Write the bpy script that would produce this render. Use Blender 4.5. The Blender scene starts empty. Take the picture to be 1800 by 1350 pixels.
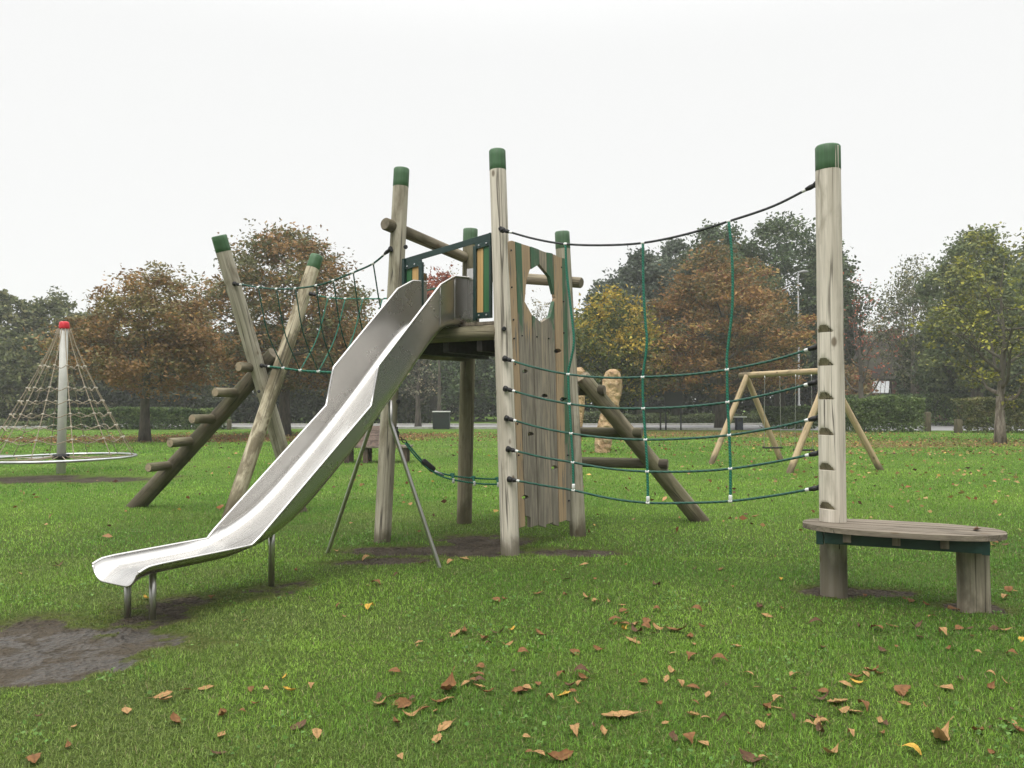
import bpy, math, random
import numpy as np
from mathutils import Vector, Matrix

R = random.Random(7)
rng = np.random.default_rng(11)
sc = bpy.context.scene
COL = sc.collection
PI = math.pi

# ------------------------------------------------------------------ camera numbers
F, HZ, EYE = 1450.0, 33.0, 1.5          # focal length in 1800-px units, horizon offset, eye height
TH = math.atan(HZ / F)
CT, ST = math.cos(TH), math.sin(TH)

def ray(px, py):
    x, y = (px - 900) / F, (675 - py) / F
    return Vector((x, CT - ST * y, ST + CT * y))
def G(px, py, z=0.0):                    # ground point seen at a pixel
    d = ray(px, py); t = (z - EYE) / d.z
    return Vector((d.x * t, d.y * t, z))
def at(px, py, Y):                       # point at depth Y
    d = ray(px, py); t = Y / d.y
    return Vector((d.x * t, Y, EYE + d.z * t))
def on(px, py, p, q):                    # point on the vertical plane through p and q
    d = ray(px, py); ux, uy = q[0] - p[0], q[1] - p[1]
    t = (p[0] * uy - p[1] * ux) / (d.x * uy - d.y * ux)
    return Vector((d.x * t, d.y * t, EYE + d.z * t))
def proj(v):
    x, y, z = v[0], v[1], v[2] - EYE
    f = y * CT + z * ST; u = z * CT - y * ST
    return 900 + F * x / f, 675 - F * u / f
def lerp(a, b, t): return a + (b - a) * t

# ------------------------------------------------------------------ scene objects
def tag(o, label=None, cat=None, group=None, kind=None):
    if label: o['label'] = label
    if cat: o['category'] = cat
    if group: o['group'] = group
    if kind: o['kind'] = kind
    return o
def thing(name, label, cat, loc=(0, 0, 0), rz=0.0, group=None):
    o = bpy.data.objects.new(name, None); COL.objects.link(o)
    o.location = loc; o.rotation_euler = (0, 0, rz); o.empty_display_size = .2
    return tag(o, label, cat, group)
def base_matrix(o):
    m = Matrix.Translation(o.location) @ o.rotation_euler.to_matrix().to_4x4() @ Matrix.Diagonal((*o.scale, 1))
    return base_matrix(o.parent) @ o.matrix_parent_inverse @ m if o.parent else m
def link(name, me, parent=None, M=None):
    """World-space mesh (or local mesh with world matrix M) linked under a parent."""
    o = bpy.data.objects.new(name, me); COL.objects.link(o)
    if M is not None:
        l, q, s = M.decompose(); o.location = l; o.rotation_euler = q.to_euler(); o.scale = s
    if parent is not None:
        o.parent = parent; o.matrix_parent_inverse = base_matrix(parent).inverted()
    return o
def copy_tree(o, parent=None):
    c = o.copy(); COL.objects.link(c)
    if parent is not None: c.parent = parent
    for ch in list(o.children): copy_tree(ch, c)
    return c

class MB:
    def __init__(s): s.v, s.f, s.m, s.sm = [], [], [], []
    def add(s, vs, fs, mi=0, smooth=False):
        b = len(s.v); s.v += [tuple(v) for v in vs]
        for f in fs:
            s.f.append([b + i for i in f]); s.m.append(mi); s.sm.append(smooth)
    def box(s, c, size, rz=0.0, mi=0, M=None):
        hx, hy, hz = size[0] / 2, size[1] / 2, size[2] / 2
        b = min(hx, hy, hz) * .12
        M = M or (Matrix.Translation(c) @ Matrix.Rotation(rz, 4, 'Z'))
        vs = []
        for z, i in ((-hz, b), (-hz + b, 0), (hz - b, 0), (hz, b)):
            for x, y in ((-1, -1), (1, -1), (1, 1), (-1, 1)):
                vs.append(M @ Vector((x * (hx - i), y * (hy - i), z)))
        fs = [(3, 2, 1, 0), (12, 13, 14, 15)]
        for k in range(3):
            for j in range(4):
                fs.append((k * 4 + j, k * 4 + (j + 1) % 4, k * 4 + 4 + (j + 1) % 4, k * 4 + 4 + j))
        s.add(vs, fs, mi)
    def tube(s, pts, r, sides=8, mi=0, closed=False, cap=True, capmi=None):
        pts = [Vector(p) for p in pts]; n = len(pts)
        rr = r if isinstance(r, (list, tuple)) else [r] * n
        ref = None; vs = []
        for i, p in enumerate(pts):
            if closed: d = pts[(i + 1) % n] - pts[i - 1]
            else: d = pts[min(i + 1, n - 1)] - pts[max(i - 1, 0)]
            d.normalize()
            if ref is None:
                ref = Vector((0, 0, 1)) if abs(d.z) < .9 else Vector((1, 0, 0))
            a = (ref - d * ref.dot(d)).normalized(); b = d.cross(a); ref = a
            for k in range(sides):
                t = 2 * PI * k / sides
                vs.append(p + (a * math.cos(t) + b * math.sin(t)) * rr[i])
        fs = []
        for i in range(n if closed else n - 1):
            j = (i + 1) % n
            for k in range(sides):
                l = (k + 1) % sides
                fs.append((i * sides + k, i * sides + l, j * sides + l, j * sides + k))
        s.add(vs, fs, mi, True)
        if cap and not closed:
            b = len(s.v) - len(vs)
            for idx in (list(range(sides))[::-1], list(range((n - 1) * sides, n * sides))):
                s.f.append([b + i for i in idx]); s.m.append(mi if capmi is None else capmi); s.sm.append(False)
    def mesh(s, mats):
        me = bpy.data.meshes.new('mesh'); me.from_pydata(s.v, [], s.f)
        for m in (mats if isinstance(mats, (list, tuple)) else [mats]): me.materials.append(m)
        me.polygons.foreach_set('material_index', s.m); me.polygons.foreach_set('use_smooth', s.sm)
        me.update(); return me
    def build(s, name, mats, parent=None, M=None): return link(name, s.mesh(mats), parent, M)

def np_mesh(verts, loops, starts, totals, mats, tint=None, smooth=False):
    me = bpy.data.meshes.new('mesh')
    verts = np.ascontiguousarray(verts, dtype=np.float32); loops = np.ascontiguousarray(loops, dtype=np.int32)
    me.vertices.add(len(verts)); me.vertices.foreach_set('co', verts.ravel())
    me.loops.add(len(loops)); me.loops.foreach_set('vertex_index', loops)
    me.polygons.add(len(starts)); me.polygons.foreach_set('loop_start', np.asarray(starts, np.int32))
    try: me.polygons.foreach_set('loop_total', np.asarray(totals, np.int32))
    except Exception: pass
    for m in mats: me.materials.append(m)
    if smooth: me.polygons.foreach_set('use_smooth', np.ones(len(starts), bool))
    if tint is not None:
        a = me.attributes.new('tint', 'FLOAT_COLOR', 'POINT')
        c = np.ones((len(verts), 4), np.float32); c[:, :3] = tint
        a.data.foreach_set('color', c.ravel())
    me.update(calc_edges=True); return me

# ------------------------------------------------------------------ materials
def new_mat(name):
    m = bpy.data.materials.new(name); m.use_nodes = True
    nt = m.node_tree; return m, nt, nt.nodes['Principled BSDF']
def nd(nt, typ, ins=None, **props):
    n = nt.nodes.new(typ)
    for k, v in props.items(): setattr(n, k, v)
    for k, v in (ins or {}).items():
        if isinstance(v, bpy.types.NodeSocket): nt.links.new(v, n.inputs[k])
        else: n.inputs[k].default_value = v
    return n
def c4(c): return (c[0], c[1], c[2], 1.0)
def noise(nt, vec, scale, detail=4, rough=.55, dist=0.0):
    return nd(nt, 'ShaderNodeTexNoise', {'Vector': vec, 'Scale': scale, 'Detail': detail, 'Roughness': rough, 'Distortion': dist}).outputs['Fac']
def ramp(nt, fac, a, b, ca=0.0, cb=1.0):
    return nd(nt, 'ShaderNodeMapRange', {'Value': fac, 'From Min': a, 'From Max': b, 'To Min': ca, 'To Max': cb}, interpolation_type='SMOOTHSTEP').outputs[0]
def mixc(nt, fac, a, b, mode='MIX'):
    n = nt.nodes.new('ShaderNodeMix'); n.data_type = 'RGBA'; n.blend_type = mode; n.clamp_factor = True
    for sock, v in ((n.inputs[0], fac), (n.inputs[6], a), (n.inputs[7], b)):
        if isinstance(v, bpy.types.NodeSocket): nt.links.new(v, sock)
        elif isinstance(v, (int, float)): sock.default_value = v
        else: sock.default_value = c4(v)
    return n.outputs[2]
def math_n(nt, op, a, b=0.0):
    n = nt.nodes.new('ShaderNodeMath'); n.operation = op
    for i, v in enumerate((a, b)):
        if isinstance(v, bpy.types.NodeSocket): nt.links.new(v, n.inputs[i])
        else: n.inputs[i].default_value = v
    return n.outputs[0]
def mapping(nt, vec, scale):
    return nd(nt, 'ShaderNodeMapping', {'Vector': vec, 'Scale': scale}).outputs[0]
def bump(nt, bsdf, h, strength, dist):
    b = nd(nt, 'ShaderNodeBump', {'Height': h, 'Strength': strength, 'Distance': dist})
    nt.links.new(b.outputs[0], bsdf.inputs['Normal'])
def coords(nt):
    """Object coordinates shifted by a per-object random amount."""
    tc = nd(nt, 'ShaderNodeTexCoord'); oi = nd(nt, 'ShaderNodeObjectInfo')
    off = math_n(nt, 'MULTIPLY', oi.outputs['Random'], 37.0)
    va = nd(nt, 'ShaderNodeVectorMath', {0: tc.outputs['Object'], 1: off}, operation='ADD').outputs[0]
    return tc.outputs['Object'], va

def wood(name, pale, dark, stain=(.10, .085, .05), stain_at=(.48, .72), soil=True, crack=.017, rough=.85, algae=0.0):
    m, nt, b = new_mat(name)
    oc, v = coords(nt)
    n1 = noise(nt, mapping(nt, v, (11, 11, .5)), 1.6, 6, .6)
    n2 = noise(nt, mapping(nt, v, (70, 70, 1.6)), 1.5, 3, .6)
    blot = noise(nt, mapping(nt, v, (3.2, 3.2, 1.3)), 1.6, 5, .62, .4)
    col = mixc(nt, ramp(nt, n1, .36, .70), pale, dark)
    col = mixc(nt, ramp(nt, n2, .45, .75, 0, .5), col, [c * .55 for c in dark])
    col = mixc(nt, ramp(nt, blot, stain_at[0], stain_at[1], 0, .75), col, stain)
    if algae:
        al = noise(nt, mapping(nt, v, (2.5, 2.5, 1.0)), 1.1, 4)
        col = mixc(nt, ramp(nt, al, .40, .66, 0, algae), col, (.10, .115, .045))
    cr = noise(nt, mapping(nt, v, (9, 9, .22)), 1.3, 2, .5)
    ck = ramp(nt, math_n(nt, 'ABSOLUTE', math_n(nt, 'SUBTRACT', cr, .5)), .0, crack, 1, 0)
    gate = ramp(nt, noise(nt, mapping(nt, v, (3, 3, .5)), 1.0, 1), .44, .52)
    ck = math_n(nt, 'MULTIPLY', ck, gate)
    col = mixc(nt, math_n(nt, 'MULTIPLY', ck, .85), col, (.035, .03, .022))
    # knots
    vo = nd(nt, 'ShaderNodeTexVoronoi', {'Vector': mapping(nt, v, (4.5, 4.5, 2.6)), 'Scale': 1.0, 'Randomness': 1.0})
    kn = ramp(nt, vo.outputs['Distance'], .06, .13, .8, 0)
    col = mixc(nt, kn, col, (.12, .085, .05))
    if soil:
        sep = nd(nt, 'ShaderNodeSeparateXYZ', {0: oc}).outputs['Z']
        zz = math_n(nt, 'ADD', sep, math_n(nt, 'MULTIPLY', blot, -.5))
        col = mixc(nt, ramp(nt, zz, .02, .27, .8, 0), col, (.085, .070, .043))
    nt.links.new(col, b.inputs['Base Color'])
    b.inputs['Roughness'].default_value = rough; b.inputs['Specular IOR Level'].default_value = .25
    h = math_n(nt, 'SUBTRACT', math_n(nt, 'MULTIPLY', n2, .5), math_n(nt, 'MULTIPLY', ck, 1.2))
    bump(nt, b, math_n(nt, 'ADD', h, math_n(nt, 'MULTIPLY', n1, .6)), .6, .006)
    return m

def endgrain(name, pale, dark):
    m, nt, b = new_mat(name)
    oc, v = coords(nt)
    d = nd(nt, 'ShaderNodeVectorMath', {0: mapping(nt, oc, (1, 1, 0))}, operation='LENGTH').outputs['Value']
    w = math_n(nt, 'SINE', math_n(nt, 'ADD', math_n(nt, 'MULTIPLY', d, 520), math_n(nt, 'MULTIPLY', noise(nt, v, 12, 3), 8)))
    col = mixc(nt, ramp(nt, w, -1, 1, 0, .7), pale, dark)
    col = mixc(nt, ramp(nt, noise(nt, v, 16, 4), .45, .7, 0, .7), col, (.07, .06, .04))
    nt.links.new(col, b.inputs['Base Color']); b.inputs['Roughness'].default_value = .9
    return m

def paint(name, col, worn, amt=(.56, .66), rough=.55, grain=True, zfade=None):
    """Paint on wood with grain showing and worn patches; zfade = height under which paint has worn off."""
    m, nt, b = new_mat(name)
    oc, v = coords(nt)
    n1 = noise(nt, mapping(nt, v, (30, 30, 1.1)), 1.6, 5, .6)
    n2 = noise(nt, mapping(nt, v, (12, 12, 1.6)), 2.2, 6, .65)
    n3 = noise(nt, mapping(nt, v, (3, 3, 1.4)), 2.0, 4)
    base = mixc(nt, ramp(nt, n1, .3, .7, 0, .6), col, [c * .55 for c in col])
    wn = mixc(nt, ramp(nt, n1, .35, .65), worn, [c * .5 for c in worn])
    wn = mixc(nt, ramp(nt, n3, .45, .7, 0, .6), wn, [c * .45 for c in worn])
    k = math_n(nt, 'ADD', math_n(nt, 'MULTIPLY', n1, .4), math_n(nt, 'MULTIPLY', n2, .6))
    if zfade is not None:
        sep = nd(nt, 'ShaderNodeSeparateXYZ', {0: oc}).outputs['Z']
        k = math_n(nt, 'ADD', k, ramp(nt, math_n(nt, 'ADD', sep, math_n(nt, 'MULTIPLY', n3, .5)), zfade - .25, zfade + .45, .24, -.04))
    f = ramp(nt, k, amt[0], amt[1])
    nt.links.new(mixc(nt, f, base, wn), b.inputs['Base Color'])
    nt.links.new(ramp(nt, f, 0, 1, rough, .9), b.inputs['Roughness'])
    bump(nt, b, n1, .5, .004)
    return m

def plain(name, col, rough=.5, metal=0.0, var=.25, scale=6.0, spec=.4):
    m, nt, b = new_mat(name)
    oc, v = coords(nt)
    n = noise(nt, v, scale, 5, .6)
    nt.links.new(mixc(nt, ramp(nt, n, .3, .75, 0, 1), col, [c * (1 - var) for c in col]), b.inputs['Base Color'])
    nt.links.new(ramp(nt, noise(nt, v, scale * 3, 3), .3, .7, rough * .85, min(1, rough * 1.15)), b.inputs['Roughness'])
    b.inputs['Metallic'].default_value = metal; b.inputs['Specular IOR Level'].default_value = spec
    return m

def rope_mat(name, col, dark):
    m, nt, b = new_mat(name)
    oc, v = coords(nt)
    w = nd(nt, 'ShaderNodeTexWave', {'Vector': v, 'Scale': 26.0, 'Distortion': 1.5, 'Detail': 1.0}, bands_direction='DIAGONAL').outputs['Fac']
    n = noise(nt, v, 3.0, 4)
    c = mixc(nt, ramp(nt, w, .1, .9), dark, col)
    c = mixc(nt, ramp(nt, n, .45, .7, 0, .4), c, [x * .6 for x in col])
    nt.links.new(c, b.inputs['Base Color']); b.inputs['Roughness'].default_value = .65
    bump(nt, b, w, .4, .004)
    return m

def leaf_mat(name, trans=.3, rough=.6):
    m, nt, b = new_mat(name)
    at_ = nd(nt, 'ShaderNodeAttribute', attribute_name='tint')
    nt.links.new(at_.outputs['Color'], b.inputs['Base Color'])
    b.inputs['Roughness'].default_value = rough; b.inputs['Specular IOR Level'].default_value = .25
    tr = nd(nt, 'ShaderNodeBsdfTranslucent', {'Color': at_.outputs['Color']})
    mx = nd(nt, 'ShaderNodeMixShader', {0: trans, 1: b.outputs[0], 2: tr.outputs[0]})
    nt.links.new(mx.outputs[0], nt.nodes['Material Output'].inputs['Surface'])
    return m

M = {}
M['post_pale'] = wood('pale weathered post', (.66, .605, .515), (.46, .415, .34), (.29, .255, .20), (.54, .78))
M['post_mid'] = wood('weathered post', (.475, .435, .345), (.29, .26, .20), (.15, .125, .085), (.48, .70), algae=.25)
M['post_dark'] = wood('dark damp log', (.155, .13, .09), (.078, .064, .044), (.036, .03, .02), (.43, .65), algae=.3)
M['post_grey'] = wood('grey brown log', (.29, .25, .175), (.16, .135, .092), (.07, .057, .038), (.45, .70), algae=.35)
M['post_patch'] = wood('patchy pale log', (.55, .49, .36), (.37, .315, .21), (.12, .095, .055), (.46, .58), algae=.15)
M['beam'] = wood('cut beam', (.36, .32, .24), (.20, .175, .125), (.085, .075, .05), soil=False)
M['new_wood'] = wood('yellowish new timber', (.47, .36, .22), (.31, .235, .14), (.16, .125, .075), (.52, .75), crack=.006)
M['board_grey'] = wood('grey deck board', (.225, .19, .145), (.125, .105, .08), (.06, .05, .038), soil=False)
M['old_board'] = wood('old reddish board', (.135, .095, .075), (.08, .058, .046), (.04, .032, .025), soil=False)
M['end'] = endgrain('end grain', (.36, .29, .19), (.18, .14, .09))
M['end_dark'] = endgrain('dark end grain', (.20, .17, .12), (.09, .075, .05))
M['cap'] = paint('green cap paint', (.045, .125, .045), (.085, .115, .06), (.55, .68))
M['cap_pale'] = paint('faded green cap paint', (.075, .15, .075), (.13, .15, .09), (.55, .70))
WORN = (.285, .25, .195)
M['pl_tan'] = paint('tan plank', (.40, .285, .17), WORN, (.52, .62), .8)
M['pl_tan_fade'] = paint('worn tan plank', (.40, .285, .17), WORN, (.52, .60), .8, zfade=2.35)
M['pl_green'] = paint('worn green plank', (.055, .135, .07), WORN, (.47, .58), .65, zfade=1.0)
M['pl_green_fade'] = paint('faded green plank', (.055, .135, .07), WORN, (.49, .58), .65, zfade=2.4)
M['pl_bare'] = paint('bare plank', (.34, .285, .21), WORN, (.40, .60), .9)
M['bd_tan'] = paint('tan board', (.56, .35, .135), (.44, .28, .12), (.62, .75), .6)
M['bd_green'] = paint('green board', (.03, .14, .045), (.05, .12, .05), (.62, .75), .5)
M['frame_green'] = plain('dark green steel', (.010, .036, .030), .4, .0, .3, 8, .5)
M['black'] = plain('black rubber', (.012, .012, .012), .55)
M['white'] = plain('white ferrule', (.66, .67, .65), .4, 0, .1)
M['alu'] = plain('aluminium sleeve', (.55, .56, .57), .35, .9)
M['rope'] = rope_mat('green rope', (.012, .19, .115), (.004, .07, .045))
M['rope_dark'] = rope_mat('dark green rope', (.012, .095, .06), (.004, .035, .025))
M['rope_black'] = rope_mat('black rope', (.03, .034, .036), (.008, .01, .01))
M['rope_tan'] = rope_mat('tan rope', (.36, .29, .20), (.15, .12, .08))
M['grey_pole'] = plain('pale grey steel pole', (.55, .54, .50), .5, .1, .2, 3)
M['lamp_grey'] = plain('grey lamp column', (.27, .275, .27), .6, .2, .2, 3)
M['joint'] = plain('cream rope joint', (.48, .44, .36), .5, 0, .2)
M['red'] = plain('red plastic', (.60, .015, .03), .4, 0, .2)
M['leaf'] = leaf_mat('tree leaves', .28)
M['blade'] = leaf_mat('grass blades', .30, .5)
M['dead'] = leaf_mat('dead leaves', .12, .8)

M['frame_dark'] = plain('dark board', (.022, .024, .026), .5)
M['frame_dark2'] = plain('dark stained or shade toned timber', (.035, .03, .026), .7)
def bark_mat(name, a, bcol):
    m, nt, b = new_mat(name)
    oc, v = coords(nt)
    n = noise(nt, mapping(nt, v, (6, 6, 1.4)), 1.6, 6, .65)
    n2 = noise(nt, v, .9, 3)
    c = mixc(nt, ramp(nt, n, .35, .65), a, bcol)
    c = mixc(nt, ramp(nt, n2, .5, .65, 0, .4), c, (.10, .11, .06))
    nt.links.new(c, b.inputs['Base Color']); b.inputs['Roughness'].default_value = .95
    bump(nt, b, n, .8, .03); return m
M['bark'] = bark_mat('dark bark', (.10, .085, .065), (.045, .038, .03))
M['bark_pale'] = bark_mat('pale bark', (.30, .27, .22), (.13, .11, .085))
M['bark_flaky'] = bark_mat('flaky pale bark', (.34, .30, .25), (.10, .075, .055))
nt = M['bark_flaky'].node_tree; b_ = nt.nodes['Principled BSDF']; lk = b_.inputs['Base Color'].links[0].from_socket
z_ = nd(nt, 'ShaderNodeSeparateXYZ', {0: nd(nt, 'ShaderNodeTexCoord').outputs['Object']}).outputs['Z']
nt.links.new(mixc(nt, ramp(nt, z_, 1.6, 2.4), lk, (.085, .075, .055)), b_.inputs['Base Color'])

def steel_mat(name, col, rough, streak=False):
    m, nt, b = new_mat(name)
    oc, v = coords(nt)
    n = noise(nt, v, 2.0, 5, .6)
    st = noise(nt, mapping(nt, v, (.6, 26, .6)), 1.0, 2, .5)
    sm = noise(nt, mapping(nt, v, (1.0, 3.5, 1.6)), 1.4, 5, .65, .3)
    c = mixc(nt, ramp(nt, n, .3, .8, 0, 1), col, [x * .88 for x in col])
    if streak:
        c = mixc(nt, ramp(nt, st, .48, .72, 0, .22), c, [x * .62 for x in col])
        c = mixc(nt, ramp(nt, sm, .54, .76, 0, .4), c, [x * .60 for x in col])
    nt.links.new(c, b.inputs['Base Color']); b.inputs['Metallic'].default_value = 1.0
    nt.links.new(ramp(nt, math_n(nt, 'ADD', math_n(nt, 'MULTIPLY', n, .5), math_n(nt, 'MULTIPLY', st, .5)), .35, .65, rough * .82, rough * 1.2), b.inputs['Roughness'])
    return m
M['steel'] = steel_mat('brushed stainless steel', (.585, .57, .545), .255, True)
M['tube'] = steel_mat('steel tube', (.55, .54, .51), .34)

# ------------------------------------------------------------------ logs
def log(name, p, q, r0, r1, mat, parent, sides=22, end=None, wob=.02, cham=.012, seed=None, bend=1.0):
    p, q = Vector(p), Vector(q); L = (q - p).length; d = (q - p).normalized()
    rr = random.Random(seed if seed is not None else hash((round(p.x, 3), round(q.z, 3))) & 0xffff)
    rows = max(3, int(L / .18)); mb = MB(); vs = []
    ph = [rr.uniform(0, 6.28) for _ in range(6)]
    zs = [0, cham] + [L * i / rows for i in range(1, rows)] + [L - cham, L]
    for i, z in enumerate(zs):
        t = z / L; r = lerp(r0, r1, t) - (cham * .7 if i in (0, len(zs) - 1) else 0)
        ox = bend * .006 * math.sin(z * 1.3 + ph[0]) ; oy = bend * .006 * math.sin(z * 1.1 + ph[1])
        for k in range(sides):
            a = 2 * PI * k / sides
            w = 1 + wob * (math.sin(2 * a + ph[2] + z * .7) + .6 * math.sin(3 * a + ph[3] - z * 1.1) + .5 * math.sin(5 * a + ph[4] + z * 2.3)) * .6
            vs.append((math.cos(a) * r * w + ox, math.sin(a) * r * w + oy, z))
    fs = [(i * sides + k, i * sides + (k + 1) % sides, (i + 1) * sides + (k + 1) % sides, (i + 1) * sides + k)
          for i in range(len(zs) - 1) for k in range(sides)]
    mb.add(vs, fs, 0, True)
    n = len(vs)
    mb.f.append(list(range(sides))[::-1]); mb.m.append(1); mb.sm.append(False)
    mb.f.append(list(range(n - sides, n))); mb.m.append(1); mb.sm.append(False)
    Mx = Matrix.Translation(p) @ d.to_track_quat('Z', 'Y').to_matrix().to_4x4()
    return mb.build(name, [mat, end or M['end']], parent, Mx)

def capped(p, q, r0, r1, mat, parent, capl=.2, cmat=None, name='post'):
    p, q = Vector(p), Vector(q); L = (q - p).length
    o = log(name, p, q, r0, r1, mat, parent, bend=0, wob=.004)
    d = (q - p).normalized()
    rc = lerp(r0, r1, 1 - capl / 2 / L) * 1.017
    c = log('painted_cap', q - d * capl, q + d * .006, rc, rc * .99, cmat or M['cap'], o, end=cmat or M['cap'], wob=.004, bend=0)
    return o, c

def disc_bolt(parent, p, n, r=.018, mat=None):
    n = Vector(n).normalized(); mb = MB()
    mb.tube([Vector(p) - n * .01, Vector(p) + n * .006, Vector(p) + n * .009], [r, r, r * .7], 10)
    return mb.build('bolt', mat or M['black'], parent)

# ================================================================== PLAY TOWER
A0, B0, C0, D0 = G(672, 952), G(897, 975), G(816, 920), G(1016, 942)
A1, B1, C1, D1 = at(706, 297, 9.02), at(874, 265, 8.32), at(827, 403, 10.15), at(988, 408, 9.22)
def axis(p, q, z): return lerp(p, q, (z - p.z) / (q.z - p.z))
tower = thing('play_tower', 'timber play tower on four leaning posts with green tops and plank climbing wall', 'play tower', (-.3, 9.2, 0))
down = lambda p, q: p - (q - p).normalized() * .25
pa, _ = capped(down(A0, A1), A1, .092, .085, M['post_mid'], tower, .21)
pb, _ = capped(down(B0, B1), B1, .094, .084, M['post_pale'], tower, .215)
pc, _ = capped(down(C0, C1), C1, .094, .09, M['post_grey'], tower, .21, M['cap_pale'])
pd_, _ = capped(down(D0, D1), D1, .092, .082, M['post_mid'], tower, .2, M['cap_pale'])
for o, (px, py), Y in ((pb, (886, 578), 8.155), (pa, (713, 434), 8.90), (pb, (880, 402), 8.21), (pa, (700, 706), 8.83)):
    disc_bolt(o, at(px, py, Y), (.15, -1, 0), .024)
ZD = 2.21
a_, b_, c_, d_ = (axis(A0, A1, ZD), axis(B0, B1, ZD), axis(C0, C1, ZD), axis(D0, D1, ZD))
for p, q, z in ((a_, b_, 0), (b_, d_, -.13), (d_, c_, 0), (c_, a_, -.13)):
    u = (q - p).normalized() * .05; v = Vector((0, 0, z))
    if p is b_: v = v + Vector((-.83, .55, 0)) * .075
    log('beam_log', p + u + v, q - u + v, .078, .078, M['post_grey'], tower, end=M['end_dark'])
# deck boards
mb = MB(); cen = (a_ + b_ + c_ + d_) / 4
for i in range(11):
    t = (i + .5) / 11
    p, q = lerp(a_, c_, t), lerp(b_, d_, t)
    u = (q - p).normalized(); mid = (p + q) / 2 + Vector((0, 0, .098))
    mb.box(mid, ((q - p).length - .1, .128, .034), math.atan2(u.y, u.x))
mb.build('deck', M['board_grey'], tower)
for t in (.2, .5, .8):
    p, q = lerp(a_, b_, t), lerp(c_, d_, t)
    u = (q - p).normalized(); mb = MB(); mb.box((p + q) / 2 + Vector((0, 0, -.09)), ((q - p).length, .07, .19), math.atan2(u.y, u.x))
    mb.build('joist', M['frame_dark2'], tower)  # joists near black: shade under the deck put into their stain colour
# cross logs
p = at(676, 394, 8.86); q = at(815, 452, 10.1)
log('cross_log', p, q, .068, .066, M['post_grey'], tower, end=M['end_dark'])
log('cross_log', at(836, 484, 10.05), at(1022, 498, 9.3), .066, .062, M['post_grey'], tower, end=M['end_dark'])

# ladder of logs behind the tower on the right
r0 = G(1230, 915); r1 = at(1022, 662, 9.85)
railv = (r1 - r0)
log('ladder_log', r0 - railv.normalized() * .2, r1, .104, .094, M['post_grey'], tower)
l0 = G(985, 905); l1 = at(882, 655, 10.25)
log('ladder_log', l0 - (l1 - l0).normalized() * .2, l1, .10, .094, M['post_grey'], tower)
for py, xr in ((816, 1174), (761, 1129), (687, 1064)):
    t = min((i / 400 for i in range(401)), key=lambda t: abs(proj(lerp(r0, r1, t))[1] - py))
    u = min((i / 400 for i in range(401)), key=lambda t: abs(lerp(l0, l1, t).z - lerp(r0, r1, min(t, 1)).z if False else lerp(l0, l1, t).z - lerp(r0, r1, T_).z)) if False else None
    P_ = lerp(r0, r1, t); tl = P_.z / max(l1.z, .01); Q_ = lerp(l0, l1, min(1, tl))
    dirn = (P_ - Q_).normalized()
    end_ = P_ + dirn * ((xr - proj(P_)[0]) * P_.y / F)
    log('rung', Q_ - dirn * .1, end_, .066, .062, M['post_dark'], tower, end=M['end_dark'])

# plank climbing wall: laid out between B and D
XL = lambda y: 893 + (y - 425) * (913 - 893) / 503
XR = lambda y: 997 + (y - 445) * (1004 - 997) / 473
YA = lambda a: lerp(8.24, 9.12, a)
nrm = Vector((-.83, .55, 0)) * .042
bounds = [0, .12, .225, .375, .515, .65, .77, .905, 1.0]
bots = [928, 906, 927, 923, 922, 921, 918, 914]
pm = ['pl_tan', 'pl_green_fade', 'pl_tan_fade', 'pl_green_fade', 'pl_bare', 'pl_green_fade', 'pl_tan', 'pl_green']
topx = [(0, 426), (.03, 424), (.07, 423), (.18, 427), (.34, 432), (.50, 438), (.62, 443), (.74, 445), (.84, 452), (1, 455)]
def interp(tab, a):
    for (x0, y0), (x1, y1) in zip(tab, tab[1:]):
        if x0 <= a <= x1: return lerp(y0, y1, (a - x0) / (x1 - x0))
    return tab[-1][1]
holes = [[(948, 464), (967, 486), (976, 524), (968, 557), (951, 567), (936, 554), (923, 530), (926, 492), (932, 474)]]
for hx, hy in ((923, 653), (957, 696), (989, 702), (933, 763), (923, 874), (980, 617), (975, 822)):
    holes.append([(hx + 5.5 * math.cos(t * PI / 5), hy + 4.2 * math.sin(t * PI / 5)) for t in range(10)])
def to_a(x, y): return (x - XL(y)) / (XR(y) - XL(y))
holes = [[(to_a(x, y), y) for x, y in h] for h in holes]
def spans(a):
    out = []
    for h in holes:
        ys = []
        for (x0, y0), (x1, y1) in zip(h, h[1:] + h[:1]):
            if (x0 <= a < x1) or (x1 <= a < x0): ys.append(lerp(y0, y1, (a - x0) / (x1 - x0)))
        if len(ys) >= 2: out.append((min(ys), max(ys)))
    return sorted(out)
def wp(a, y): return at(lerp(XL(y), XR(y), a), y, YA(a))
mb = MB()
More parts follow.
